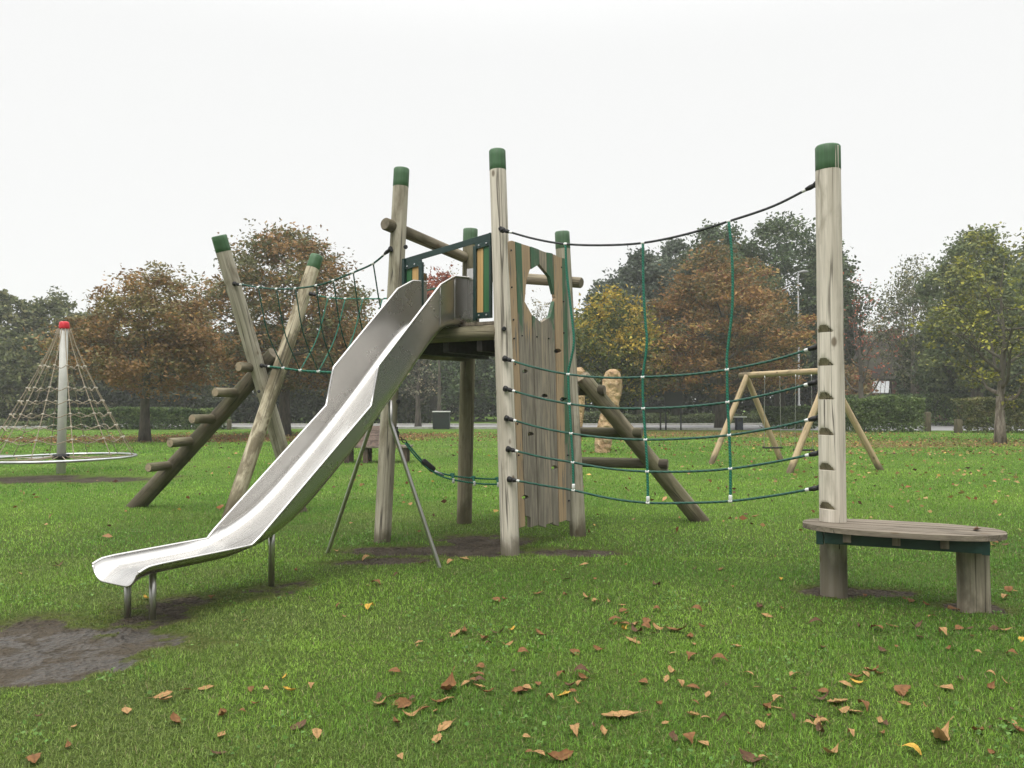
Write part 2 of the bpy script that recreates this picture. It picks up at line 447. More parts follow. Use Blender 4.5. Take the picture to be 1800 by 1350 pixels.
for k in range(8):
    n = max(6, int((bounds[k + 1] - bounds[k]) / .007))
    e = .0035
    as_ = [lerp(bounds[k] + e, bounds[k + 1] - e, i / n) for i in range(n + 1)]
    off = Vector((.83, -.55, 0)) * (.005 * math.sin(k * 2.4))
    prev = None
    for i, a in enumerate(as_):
        yt, yb = interp(topx, a), bots[k] + (a - bounds[k]) * 30 * (1 if k % 2 else -1)
        seg = []; y = yt
        for h0, h1 in spans(a):
            seg.append((y, h0)); y = h1
        seg.append((y, yb))
        cur = [(wp(a, s0) + off, wp(a, s1) + off) for s0, s1 in seg]
        if prev is not None:
            pairs = []
            if len(prev[1]) == len(cur): pairs = list(zip(range(len(cur)), range(len(cur))))
            else:
                small, big = (prev, (seg, cur)) if len(prev[1]) < len(cur) else ((seg, cur), prev)
                # keep the outline: nearest matching segments by overlap
                pairs = None
                for bi in range(len(big[1])):
                    s0, s1 = big[0][bi]
                    si = max(range(len(small[1])), key=lambda j: min(s1, small[0][j][1]) - max(s0, small[0][j][0]))
                    t0, t1 = big[1][bi]
                    ya0 = small[0][si][0] if bi == 0 or abs(small[0][si][0] - s0) < 4 else s0
                    ya1 = small[0][si][1] if bi == len(big[1]) - 1 or abs(small[0][si][1] - s1) < 4 else s1
                    aa = as_[i - 1] if small is prev else a
                    q0, q1 = wp(aa, ya0) + off, wp(aa, ya1) + off
                    (l0_, l1_), (m0, m1) = ((q0, q1), (t0, t1)) if small is prev else ((t0, t1), (q0, q1))
                    mb.add([l0_, l1_, m1, m0, l0_ + nrm, l1_ + nrm, m1 + nrm, m0 + nrm], [(0, 1, 2, 3), (7, 6, 5, 4), (0, 3, 7, 4), (1, 5, 6, 2)], k)
                pairs = []
            for x, y2 in pairs:
                (l0_, l1_), (m0, m1) = prev[1][x], cur[y2]
                mb.add([l0_, l1_, m1, m0, l0_ + nrm, l1_ + nrm, m1 + nrm, m0 + nrm], [(0, 1, 2, 3), (7, 6, 5, 4), (0, 3, 7, 4), (1, 5, 6, 2)], k)
        if i in (0, n):
            for q0, q1 in cur:
                mb.add([q0, q1, q1 + nrm, q0 + nrm], [(0, 1, 2, 3) if i else (3, 2, 1, 0)], k)
        prev = (seg, cur)
wall_panel = mb.build('climbing_wall', [M[x] for x in pm], tower)
for bx, by in ((898, 440), (899, 505), (902, 562), (903, 595), (905, 640), (907, 690), (909, 745), (911, 800), (912, 845), (986, 470), (990, 530), (991, 585), (995, 700), (998, 800), (1000, 880), (917, 590), (943, 592), (964, 595)):
    a = to_a(bx, by); disc_bolt(wall_panel, wp(a, by) + Vector((.83, -.55, 0)) * .004, (.83, -.55, 0), .009, M['black'])
# battens that carry the planks
for y in (590, 690, 860):
    mb = MB()
    p, q = wp(.04, y) + nrm * 1.9, wp(.97, y) + nrm * 1.9
    u = q - p; mb.box((p + q) / 2, (u.length, .05, .09), math.atan2(u.y, u.x))
    mb.build('batten', M['board_grey'], tower)

# guard frame above the slide, between A and B
pA, pB = axis(A0, A1, 2.9), axis(B0, B1, 2.9)
ab = (pB - pA); ab.z = 0; abn = ab.normalized(); out = Vector((abn.y, -abn.x, 0))
if out.y > 0: out = -out
rz = math.atan2(abn.y, abn.x)
gq0, gq1 = pA + out * .02, pB + out * .02
def gp(px, py): return on(px, py, gq0, gq1)
guard = thing('x', None, None); bpy.data.objects.remove(guard)
mb = MB()
tl, tr = gp(713, 456), gp(863, 411)
zt = (tl.z + tr.z) / 2
def gbar(x0, x1, z0, z1, th=.014, dep=0.0):
    p, q = gp(x0, 500), gp(x1, 500)
    c = (p + q) / 2 + out * dep; c.z = (z0 + z1) / 2; L = math.hypot(q.x - p.x, q.y - p.y)
    mb.box(c, (L, th, z1 - z0), rz)
zL, zR = gp(716, 463).z, gp(860, 556).z
gz = lambda x: lerp(tl.z, tr.z, (x - 713) / 150) - .02
def sbar(x0, x1, w_, dz, th=.014, dep=0.0):
    p, q = gp(x0, 500), gp(x1, 500); p.z, q.z = gz(x0) + dz, gz(x1) + dz
    d = (q - p).normalized(); c = (p + q) / 2 + out * dep; z_ax = out.cross(d) if out.cross(d).z > 0 else d.cross(out)
    Mx = Matrix.Translation(c) @ Matrix((d, z_ax.cross(d), z_ax)).transposed().to_4x4()
    mb.box(None, ((q - p).length, th, w_), M=Mx)
sbar(712, 864, .062, 0)
sbar(712, 742, .06, -.062, .012, .003); sbar(836, 864, .06, -.062, .012, .003)
gbar(737, 743.5, 2.34, gz(740) - .06, .03); gbar(833, 838, 2.34, gz(836) - .06, .03)
gbar(712, 737, 2.36, 2.42); gbar(838, 864, 2.36, 2.42)
gbar(709, 713, 2.36, gz(711) + .03, .05); gbar(861, 864, 2.36, gz(862) + .03, .04)
frame = mb.build('guard_frame', M['frame_green'], tower)
for (x0, x1, mt) in ((714, 722.5, 'bd_green'), (724, 736.5, 'bd_tan'), (837, 848, 'bd_tan'), (849, 861, 'bd_green')):
    mb = MB(); p, q = gp(x0, 500), gp(x1, 500); c = (p + q) / 2 + out * (-.022); zt = gz((x0 + x1) / 2); c.z = (2.36 + zt - .04) / 2
    mb.box(c, (math.hypot(q.x - p.x, q.y - p.y), .026, zt - .04 - 2.36), rz)
    mb.build('guard_board', M[mt], tower)
for px in (717, 730, 843, 856):
    for z in (gz(px) - .065, 2.39):
        p = gp(px, 500) + out * .012; p.z = z; disc_bolt(frame, p, out, .009, M['alu'])

# ================================================================== SLIDE
u2, v2 = Vector((.545, .838, 0)).normalized(), Vector((.838, -.545, 0)).normalized()
S0 = Vector((-2.6, 5.76, 0))
slide = thing('slide', 'stainless steel slide running down from the tower to the muddy grass', 'slide', tuple(S0))
RIM = [(-.17, .385), (-.14, .395), (-.1, .405), (0, .41), (.76, .425), (2.05, 1.475), (2.14, 1.83), (3.04, 2.67), (3.28, 2.785), (3.5, 2.80)]
FLO = [(-.17, .318), (-.12, .332), (-.06, .34), (.1, .345), (.6, .355), (.94, .43), (1.2, .555), (1.43, .72), (1.89, 1.10), (2.28, 1.455), (2.8, 1.96), (3.0, 2.15), (3.15, 2.255), (3.28, 2.29), (3.5, 2.295)]
ss = sorted(set([round(-.17 + i * .05, 3) for i in range(74)] + [s for s, _ in RIM] + [-.16, -.15]))
ss = [s for s in ss if s <= 3.5]
def smooth_floor(s):
    w = .12 if s > .05 else .0
    if w == 0: return interp(FLO, s)
    xs = [max(-.17, min(3.5, s + w * k)) for k in (-1, -.5, 0, .5, 1)]
    return (interp(FLO, xs[0]) + 2 * interp(FLO, xs[1]) + 3 * interp(FLO, xs[2]) + 2 * interp(FLO, xs[3]) + interp(FLO, xs[4])) / 9
def section(s):
    zr, zf = interp(RIM, s), smooth_floor(s)
    e_ = max(0, (.0 - s) / .17)
    zf -= e_ ** 1.8 * .045; zr -= e_ ** 3 * .012
    h = zr - zf; fr = .085 + e_ * .06; hw = .27
    th = PI / 2 if h >= fr else math.acos(max(-1, 1 - h / fr))
    half = []
    for i in range(4): half.append((-hw, lerp(zr, zf + fr, i / 4)) if h > fr else None)
    wall = [(-hw, lerp(zr, zf + fr, i / 4)) for i in range(4)] if h > fr else []
    nf = 11 - len(wall)
    arc = []
    for i in range(nf):
        t = th * (1 - i / (nf - 1)); arc.append((-hw + fr - fr * math.sin(t), zf + fr * (1 - math.cos(t))))
    half = wall + arc
    return half + [(-x, z) for x, z in half[::-1]]
mb = MB(); vs = []; ns = len(section(1.0))
for s in ss:
    for x, z in section(s): 
        p = S0 + u2 * s + v2 * x; vs.append((p.x, p.y, z))
fs = [(i * ns + k, i * ns + k + 1, (i + 1) * ns + k + 1, (i + 1) * ns + k) for i in range(len(ss) - 1) for k in range(ns - 1)]
MC = Matrix.Translation(S0) @ Matrix.Rotation(math.atan2(u2.y, u2.x), 4, 'Z'); MI = MC.inverted()
mb.add([MI @ Vector(v) for v in vs], fs, 0, True)
chute = mb.build('chute', M['steel'], slide, MC)
md = chute.modifiers.new('thick', 'SOLIDIFY'); md.thickness = .007; md.offset = 0; md.use_rim = False
try:
    me = chute.data
    for e in me.edges:
        a, b = e.vertices
        if a // ns == b // ns and any(abs(ss[a // ns] - q) < 1e-4 for q in (2.05, 2.14, 3.04, 3.28)): e.use_edge_sharp = True
except Exception as ex: print(ex)
for sgn in (-1, 1):
    mb = MB(); pts = []
    for s in ss:
        sec = section(s); x, z = sec[0] if sgn < 0 else sec[-1]
        p = S0 + u2 * s + v2 * (x + sgn * .008); pts.append((p.x, p.y, z))
    mb.tube(pts, .0125, 8)
    mb.build('handrail_edge', M['steel'], slide)
    # entrance flange plate
    c = S0 + u2 * 3.50 + v2 * (sgn * .345); c.z = 2.60
    mb = MB(); mb.box(c, (.15, .012, .58), math.atan2(v2.y, v2.x))
    fl = mb.build('flange_plate', M['steel'], slide)
    for z in (2.34, 2.86):
        disc_bolt(fl, Vector((c.x, c.y, z)) + v2 * (sgn * .05) - u2 * .008, -u2, .008, M['alu'])
mb = MB(); pts = []
for x, z in section(ss[0]):
    p = S0 + u2 * ss[0] + v2 * x; pts.append((p.x, p.y, z))
mb.tube(pts, .008, 8); mb.build('lip_edge', M['steel'], slide)
# folded seam strips across the joints of the upper chute
for s in (3.04, 3.28):
    for sgn in (-1, 1):
        sec = section(s); pts = []
        for x, z in (sec[:6] if sgn < 0 else sec[-6:]):
            p = S0 + u2 * s + v2 * (x + sgn * .006); pts.append((p.x, p.y, z))
        mb = MB(); mb.tube(pts, .004, 6); mb.build('seam', M['tube'], slide)
def leg(pts, r=.021):
    mb = MB(); mb.tube(pts, r, 12); return mb.build('leg', M['tube'], slide)
for (px, py), tz in (((268, 1088), .35), ((224, 1084), .34)):
    g = G(px, py); leg([g - Vector((0, 0, .1)), Vector((g.x, g.y, tz))], .024)
g = G(477, 1030); leg([g - Vector((0, 0, .1)), Vector((g.x, g.y, .33)), Vector((g.x, g.y, .43))], .026)
s_br = 2.02
for (px, py), sg, k1, k2 in (((576, 972), -1, (655, 738), (660, 712)), ((773, 998), 1, (687, 742), (686, 704))):
    g = G(px, py); o_ = S0 + v2 * (sg * .24)
    top1 = on(k1[0], k1[1], o_ + u2 * 0, o_ + v2); 
    # leg rises, then bends to vertical beside the chute
    Yk = 7.62 if sg > 0 else 7.9
    kp, tp = at(k1[0], k1[1], Yk), at(k2[0], k2[1], Yk)
    leg([g - (kp - g).normalized() * .12, g, lerp(g, kp, .97), kp, lerp(kp, tp, .15), tp], .019)
mb = MB(); mb.tube([at(686, 706, 7.62), at(660, 712, 7.9)], .016, 8); mb.build('brace', M['tube'], slide)

# ================================================================== CROSSED LOGS, STEP LOG, V-NET BRIDGE
xf = thing('crossed_log_frame', 'two crossed leaning logs with green tops that hold the left end of the net', 'log frame', (-3.24, 10.93, 0))
L1b, L1t = at(526, 903, 11.44), at(385, 415, 10.53)
L2b, L2t = G(403, 915), at(557, 450, 11.30)
L1b.z = 0
capped(L1b - (L1t - L1b).normalized() * .2, L1t, .105, .097, M['post_mid'], xf, .21, name='log')
lo2, _ = capped(L2b - (L2t - L2b).normalized() * .2, L2t, .10, .088, M['post_patch'], xf, .20, name='log')
for px, py in ((455, 688), (451, 790)): disc_bolt(lo2, at(px, py, 10.72), (0, -1, .3), .02)
sl = thing('step_log', 'sloping dark log with five stub steps leading up to the crossed logs', 'climbing log', tuple(G(240, 890)))
s0, s1 = G(240, 890), at(484, 622, 11.02)
log('rail', s0 - (s1 - s0).normalized() * .2, s1, .115, .108, M['post_dark'], sl, end=M['end_dark'])
for py in (817, 776, 735, 691, 648):
    t = min((i / 400 for i in range(401)), key=lambda t: abs(proj(lerp(s0, s1, t))[1] - py))
    p = lerp(s0, s1, t); dv = Vector((-.38, -.92, 0))
    log('step', p - dv * .08, p + dv * .47, .066, .062, M['post_grey'], sl, end=M['end'])

def spline(pts, n=6):
    pts = [Vector(p) for p in pts]; out = []
    P = [pts[0] * 2 - pts[1]] + pts + [pts[-1] * 2 - pts[-2]]
    for i in range(1, len(P) - 2):
        for k in range(n):
            t = k / n; a, b, c, d = P[i - 1:i + 3]
            out.append(.5 * ((2 * b) + (c - a) * t + (2 * a - 5 * b + 4 * c - d) * t * t + (3 * b - a - 3 * c + d) * t ** 3))
    out.append(pts[-1]); return out
def rope(name, pts, mat, parent, r=.0095, n=6):
    mb = MB(); mb.tube(spline(pts, n) if len(pts) > 2 else pts, r, 7); return mb.build(name, mat, parent)
def ferrule(p, d, parent, r=.017, l=.042, name='connector', mat=None):
    d = Vector(d).normalized(); p = Vector(p); mb = MB()
    mb.tube([p - d * l / 2, p - d * l * .3, p + d * l * .3, p + d * l / 2], [r * .75, r, r, r * .75], 9)
    return mb.build(name, mat or M['white'], parent)
def shackle(p, d, parent, l=.09):
    """black swivel: eye plate on the post, link and white ferrule"""
    d = Vector(d).normalized(); p = Vector(p); mb = MB()
    mb.tube([p - d * .03, p - d * .01, p + d * .012], [.03, .03, .02], 10)
    mb.tube([p, p + d * l * .5, p + d * l], [.017, .022, .015], 8)
    o = mb.build('shackle', M['black'], parent)
    ferrule(p + d * (l + .012), d, o, .014, .04, 'sleeve')
    return o

br = thing('net_bridge', 'v shaped green rope net bridge between the crossed logs and the tower', 'rope net', (-2.1, 10.1, 1.9))
eA, eC = axis(A0, A1, 3.05) + Vector((-.09, .02, 0)), axis(C0, C1, 2.8)
nl, nr = L1t * 1.0, Vector((-1.33, 8.98, 3.1))
nearP = ((385 + 33, 499), (454, 505), (486, 508), (519, 507), (556, 502), (586, 493), (621, 479), (656, 463), (685, 439))
yn = lambda px: lerp(10.58, 8.93, (px - 418) / (685 - 418))
near = [at(x, y, yn(x)) for x, y in nearP]
yf = lambda px: lerp(11.1, 10.2, (px - 548) / (820 - 548))
farP = ((548, 517), (577, 523), (607, 525), (638, 525), (672, 525), (705, 521), (740, 513), (780, 503), (820, 490))
far = [at(x, y, yf(x)) for x, y in farP]
yb_ = lambda px: lerp(10.86, 9.6, (px - 460) / (760 - 460))
botP = ((462, 643), (498, 647), (528, 651), (560, 653), (590, 654), (625, 652), (660, 647), (700, 637), (740, 622), (765, 608))
bot = [at(x, y, yb_(x)) for x, y in botP]
rope('edge_rope', near, M['rope_dark'], br, .011); rope('edge_rope', far, M['rope'], br, .0095)
rope('floor_rope', bot, M['rope'], br, .011)
rope('floor_rope', [p + Vector((.05, .07, -.015)) for p in bot], M['rope_dark'], br, .010)
for i in range(1, 8):
    j = i
    p, q = near[i], bot[j]
    mid = lerp(p, q, .5) + Vector((-.03, -.05, -.05))
    rope('side_rope', [p, mid, q], M['rope_dark'], br, .008)
    ferrule(p, near[min(i + 1, 8)] - near[i - 1], br, .016, .04); ferrule(q, bot[j + 1] - bot[j - 1], br, .02, .045)
for i in range(1, 8):
    j = i + 1
    p, q = far[i], bot[j - 0]
    mid = lerp(p, q, .5) + Vector((.02, .05, -.06))
    rope('side_rope', [p, mid, q], M['rope'], br, .008)
    ferrule(p, far[min(i + 1, 8)] - far[i - 1], br, .016, .04)
shackle(near[0] + Vector((-.03, 0, 0)), near[1] - near[0], br); shackle(near[-1], near[-2] - near[-1], br)
shackle(far[0], far[1] - far[0], br); shackle(bot[0], bot[1] - bot[0], br)

# ================================================================== CLIMBING POLE, BENCH, SCRAMBLE NET
P0, P1 = G(1466, 1045), at(1455, 258, 6.47)
pole = thing('climbing_pole', 'tall pale pole with green top and half moon footholds cut down its side', 'climbing pole', tuple(P0))
Lp = (P1 - P0).length; sd = 96; scoop = set()
cuts = [(py, 1, math.atan2(-.56, -.83)) for py in (568, 627, 687, 750, 812, 881)]
notches = [(at(1450, py, 6.4).z, th, .036) for py, _, th in cuts]
notches += [(at(1480, py, 6.4).z, math.atan2(.35, 1.0), .034) for py in (600, 660, 722, 786, 846)]
mb = MB(); zs = set([-.25, Lp - .012, Lp]); z = -.25
while z < Lp - .02: zs.add(round(z, 4)); z += .05
for nz, _, _ in notches:
    for dz in (.001, -.01, -.02, -.03, -.04, -.05, -.06, -.066, -.068): zs.add(round(nz + dz, 4))
zs = sorted(zs); vs = []
for z in zs:
    r = lerp(.102, .094, max(0, z) / Lp) - (.009 if z >= Lp else 0)
    for k in range(sd):
        a = 2 * PI * k / sd; rr = r * (1 + .008 * math.sin(2 * a + z) + .006 * math.sin(3 * a - z * 2))
        for nz, th, dep_ in notches:
            if nz - .067 < z <= nz + .0001:
                dcut = r - dep_ * (nz - z) / .067
                ca = math.cos(a - th)
                if ca > .2 and dcut / ca < rr:
                    rr = dcut / ca; scoop.add(len(vs))
        vs.append((rr * math.cos(a), rr * math.sin(a), z))
n = len(zs)
mb.add(vs, [(i * sd + k, i * sd + (k + 1) % sd, (i + 1) * sd + (k + 1) % sd, (i + 1) * sd + k) for i in range(n - 1) for k in range(sd)], 0, True)
mb.f += [list(range(sd))[::-1], list(range((n - 1) * sd, n * sd))]; mb.m += [1, 1]; mb.sm += [False, False]
dP = (P1 - P0).normalized(); MP = Matrix.Translation(P0) @ dP.to_track_quat('Z', 'Y').to_matrix().to_4x4()
# keep local x toward world x
x_ax = (Vector((1, 0, 0)) - dP * dP.x).normalized(); y_ax = dP.cross(x_ax)
MP = Matrix.Translation(P0) @ Matrix((x_ax, y_ax, dP)).transposed().to_4x4()
for fi, f in enumerate(mb.f):
    if len(f) == 4 and all(v in scoop for v in f): mb.m[fi] = 2
shaft = mb.build('shaft', [M['post_pale'], M['end'], M['post_grey']], pole, MP)
try:
    for e in shaft.data.edges:
        a, b = e.vertices
        if a // sd == b // sd:
            za = zs[a // sd]
            if any(abs(za - nz + .067) < .0015 for nz, _, _ in notches): e.use_edge_sharp = True
except Exception as ex: print(ex)
log('painted_cap', P1 - dP * .20, P1 + dP * .006, 0.0965, .0962, M['cap'], pole, end=M['cap'], wob=.004, bend=0)
mb = MB(); mb.box(Vector((P0.x + .005, P0.y - .1005, .62)), (.007, .006, .5), .05); mb.build('crack', M['black'], pole)

bench = thing('platform_bench', 'low oval timber plank bench on stubby log leg around the tall pole', 'bench', tuple(G(1590, 1058)))
e1_, e2_ = G(1411, 916, .575), G(1770, 936, .575); bc = (e1_ + e2_) / 2; ba = math.atan2(e2_.y - e1_.y, e2_.x - e1_.x)
bux, buy = Vector((math.cos(ba), math.sin(ba), 0)), Vector((-math.sin(ba), math.cos(ba), 0))
SA, SB = (e2_ - e1_).length / 2, .34
mb = MB(); npl = 6
for k in range(npl):
    y0, y1 = lerp(-SB, SB, k / npl) + .003, lerp(-SB, SB, (k + 1) / npl) - .003
    tp = []
    nn = 10
    for i in range(nn + 1):
        y = lerp(y0, y1, i / nn); x = SA * (max(0, 1 - abs(y / SB) ** 2.3)) ** (1 / 2.3); tp.append((x, y))
    loop = tp + [(-x, y) for x, y in tp[::-1]]
    zt_, zb_ = .575 + .002 * math.sin(k * 2.1), .537
    vs = [bc + bux * x + buy * y for x, y in loop]; m_ = len(vs)
    V = [(v.x, v.y, zt_) for v in vs] + [(v.x, v.y, zb_) for v in vs]
    mb.add(V, [list(range(m_)), list(range(m_, 2 * m_))[::-1]] + [(i, i + m_, (i + 1) % m_ + m_, (i + 1) % m_) for i in range(m_)])
# planks run along the bench: grain follows a local frame
MB_ = Matrix.Translation(bc) @ Matrix.Rotation(ba, 4, 'Z') @ Matrix.Rotation(PI / 2, 4, 'Y')
inv = MB_.inverted(); mb.v = [tuple(inv @ Vector(v)) for v in mb.v]
mb.build('plank_top', M['board_grey'], bench, MB_)
for sg in (-1, 1):
    mb = MB()
    for i in range(-3, 4):
        pass
    mb.box(bc + buy * (sg * .20) + Vector((0, 0, -.085)), (SA * 1.5, .045, .088), ba); mb.build('bearer', M['frame_green'], bench)
for x in (-SA * .80, SA * .78):
    mb = MB(); mb.box(bc + bux * x + Vector((0, 0, -.09)), (.05, .42, .10), ba); mb.build('bearer', M['frame_green'], bench)
for x in (-.36, -.03, .28):
    mb = MB(); mb.box(bc + bux * x + buy * (-.235) + Vector((0, 0, -.075)), (.055, .05, .062), ba); mb.build('joist_end', M['board_grey'], bench)
g = G(1711, 1068)
log('leg', g - Vector((0, 0, .2)), Vector((g.x, g.y, .535)), .112, .106, M['beam'], bench)

net = thing('scramble_net', 'green rope scramble net strung between the tower post and the tall pole', 'rope net', (1.2, 7.3, .5))
NB, NP = Vector((0.0, 8.09, 0)), Vector((2.425, 6.55, 0))
def npnt(x, y): return on(x, y, NB, NP)
rows = [[(886, 405), (940, 420), (994, 429), (1060, 431), (1130, 427), (1205, 412), (1281, 389), (1360, 362), (1433, 325)],
        [(890, 631), (940, 646), (999, 658), (1065, 664), (1130, 663), (1205, 659), (1278, 650), (1360, 633), (1438, 609)],
        [(891, 684), (945, 699), (1001, 710), (1065, 717), (1131, 718), (1205, 715), (1279, 707), (1360, 691), (1438, 671)],
        [(893, 736), (947, 751), (1004, 762), (1068, 770), (1135, 773), (1208, 771), (1282, 765), (1360, 752), (1439, 734)],
        [(896, 790), (950, 803), (1007, 813), (1072, 824), (1138, 829), (1210, 829), (1284, 824), (1362, 812), (1440, 796)],
        [(898, 843), (953, 853), (1008, 862), (1072, 876), (1139, 884), (1212, 884), (1284, 881), (1362, 871), (1440, 857)]]
for k, r_ in enumerate(rows):
    pts = [npnt(x, y) for x, y in r_]
    rope('top_rope' if k == 0 else 'row_rope', pts, M['rope_black'] if k == 0 else M['rope_dark'], net, .0105)
    shackle(pts[0], pts[1] - pts[0], net, .07); shackle(pts[-1], pts[-2] - pts[-1], net, .08)
    for j in (2, 4, 6): ferrule(pts[j], pts[j + 1] - pts[j - 1], net, .014, .036)
cols = [[(994, 429), (996, 475), (1002, 530), (1008, 585), (1008, 610), (1002, 640), (999, 658), (1001, 710), (1004, 762), (1007, 813), (1008, 862)],
        [(1130, 427), (1131, 500), (1134, 560), (1137, 595), (1135, 625), (1130, 663), (1131, 718), (1135, 773), (1138, 829), (1139, 884)],
        [(1281, 389), (1286, 440), (1288, 490), (1287, 545), (1282, 590), (1278, 625), (1278, 650), (1279, 707), (1282, 765), (1284, 824), (1284, 881)]]
for c_l in cols: rope('hanging_rope', [npnt(x, y) for x, y in c_l], M['rope'], net, .012)
for x, y in ((1008, 855), (1139, 877), (1284, 875)): ferrule(npnt(x, y), (0, 0, 1), net, .016, .05)

ham = thing('rope_traverse', 'slack green rope traverse with dark roller hung under the tower deck', 'rope traverse', (-.3, 9.1, .6))
up = [(715, 778, 8.98), (735, 802, 9.0), (757, 824, 9.02), (780, 833, 9.03), (805, 838, 9.05), (840, 841, 9.08), (875, 842, 9.1), (915, 838, 9.14), (960, 815, 9.2), (995, 775, 9.28)]
lo = [(712, 779, 8.94), (733, 805, 8.95), (757, 826, 8.96), (778, 838, 8.97), (805, 845, 8.98), (840, 850, 9.0), (875, 851, 9.02), (915, 846, 9.06), (960, 822, 9.12), (995, 780, 9.22)]
upw, low = [at(*p) for p in up], [at(*p) for p in lo]
rope('long_rope', upw, M['rope'], ham, .0095); rope('long_rope', low, M['rope'], ham, .0095)
mb = MB(); a, b = at(742, 809, 8.97), at(763, 827, 8.99); mb.tube([a, lerp(a, b, .1), lerp(a, b, .9), b], [.026, .036, .036, .03], 12); mb.build('roller', M['black'], ham)
mb = MB(); a, b = at(764, 828, 8.97), at(780, 836, 9.0); mb.tube([a, b], .012, 8); mb.build('bracket', M['alu'], ham)
for (x, y, yy) in ((795, 839, 9.03), (832, 844, 9.05), (874, 846, 9.07)):
    p, q = at(x, y - 5, yy + .02), at(x + 2, y + 6, yy - .05)
    rope('link', [p, q], M['rope'], ham, .014); ferrule(q, (0, 0, 1), ham, .016, .05); ferrule(p, (1, 0, 0), ham, .016, .05, mat=M['rope'])
mb = MB(); ch = [at(698, 757, 8.92), at(700, 768, 8.93), at(706, 773, 8.94), at(715, 778, 8.96)]
for a, b in zip(ch, ch[1:]):
    mb.tube(spline([a, lerp(a, b, .5) + Vector((.012, 0, .012)), b, lerp(a, b, .5) - Vector((.012, 0, .012)), a], 4), .006, 6)
mb.tube([at(697, 750, 8.9), at(697, 778, 8.9)], .016, 8); mb.build('chain', M['black'], ham)

# ================================================================== ROPE PYRAMID ROUNDABOUT
cg = G(107, 832)
car = thing('rope_pyramid', 'rope pyramid roundabout with grey mast, red cap and round metal rim', 'roundabout', tuple(cg))
ztop = at(112, 566, cg.y).z; mx = at(113, 566, cg.y).x - cg.x
mb = MB(); mb.tube([cg - Vector((0, 0, .2)), cg + Vector((mx * .5, 0, ztop * .5)), cg + Vector((mx, 0, ztop))], [.092, .086, .078], 18)
mb.build('mast', M['grey_pole'], car)
topc = cg + Vector((mx, 0, ztop))
mb = MB(); mb.tube([topc + Vector((0, 0, -.15)), topc + Vector((0, 0, -.12)), topc + Vector((0, 0, -.02)), topc + Vector((0, 0, .0)), topc + Vector((0, 0, .010))], [.10, .108, .098, .088, .06], 20)
mb.build('cap', M['red'], car)
RR, zr_ = 1.46, .31
tilt = lambda a: .018 * math.cos(a)
mb = MB(); mb.tube([cg + Vector((RR * math.cos(a), RR * math.sin(a), zr_ + tilt(a) + .02)) for a in [2 * PI * i / 48 for i in range(48)]], .028, 10, closed=True)
mb.build('rim', M['alu'], car)
def netp(a, t):      # t: 0 top .. 1 rim
    zz = lerp(ztop - .15, zr_ + tilt(a) + .03, t)
    rad = .12 + (RR - .12) * (t ** 1.18)
    cx = lerp(mx, 0, t)
    return cg + Vector((cx + rad * math.cos(a), rad * math.sin(a), zz))
NA = 12
angs = [2 * PI * (i + .25) / NA for i in range(NA)]
for a in angs:
    rope('climbing_rope', [netp(a, t / 8) for t in range(9)], M['rope_tan'], car, .0095, 3)
lev = [.30, .46, .555, .65, .745, .845]
lev = [.29, .46, .56, .66, .755, .85]
for t in lev:
    pts = []
    for i in range(NA):
        p, q = netp(angs[i], t), netp(angs[(i + 1) % NA], t)
        m = lerp(p, q, .5) - Vector((0, 0, .05 + .05 * t)); pts += [p, m]
    mb = MB(); sp = []
    nP = len(pts)
    for i in range(nP):
        a, b, c, d = [pts[(i + k - 1) % nP] for k in range(4)]
        for k in range(3):
            s = k / 3; sp.append(.5 * ((2 * b) + (c - a) * s + (2 * a - 5 * b + 4 * c - d) * s * s + (3 * b - a - 3 * c + d) * s ** 3))
    mb.tube(sp, .0085, 6, closed=True)
    for a in angs:
        p = netp(a, t); mb.tube([p - Vector((.028, 0, 0)), p + Vector((.024, 0, 0))], .0155, 7, mi=1)
    mb.build('ring_rope', [M['rope_tan'], M['joint']], car)
mb = MB(); hubp = cg + Vector((0, 0, zr_ + .05)); mb.tube([hubp - Vector((0, 0, .05)), hubp + Vector((0, 0, .05))], [.17, .16], 16); mb.build('hub', M['black'], car)
for a in angs:
    q = cg + Vector((RR * math.cos(a), RR * math.sin(a), zr_ + tilt(a) + .02))
    rope('spoke_rope', [hubp + Vector((.15 * math.cos(a), .15 * math.sin(a), 0)), lerp(hubp, q, .5) - Vector((0, 0, .05)), q], M['rope_tan'], car, .011, 3)

# ================================================================== SWINGS
sw = thing('swing_set', 'pale timber swing frame with two splayed log pairs standing behind the net', 'swing frame', (6.5, 19.4, 0))
tL, tR = at(1314, 657, 20.7), at(1459, 650, 18.05)
zB = 2.2; tL.z = tR.z = zB
bd = (tR - tL).normalized()
log('beam', tL - bd * .3, tR + bd * .25, .072, .066, M['new_wood'], sw)
perp = Vector((.91, .41, 0))
for t_, offs in ((tL, ((1250, 818), (1374, 810))), (tR, ((1388, 828), (1547, 828)))):
    for sgn, (px, py) in zip((-1, 1), offs):
        tp = t_ + bd * (.02 if sgn < 0 else -.10) - Vector((0, 0, .02)) + perp * sgn * .03
        # foot on the ground where it is seen, at the depth of this frame
        fx = at(px, py, t_.y + perp.y * sgn * .95); ft = Vector((fx.x, fx.y, 0))
        log('leg', ft - (tp - ft).normalized() * .2, tp, .073, .07, M['new_wood'], sw)
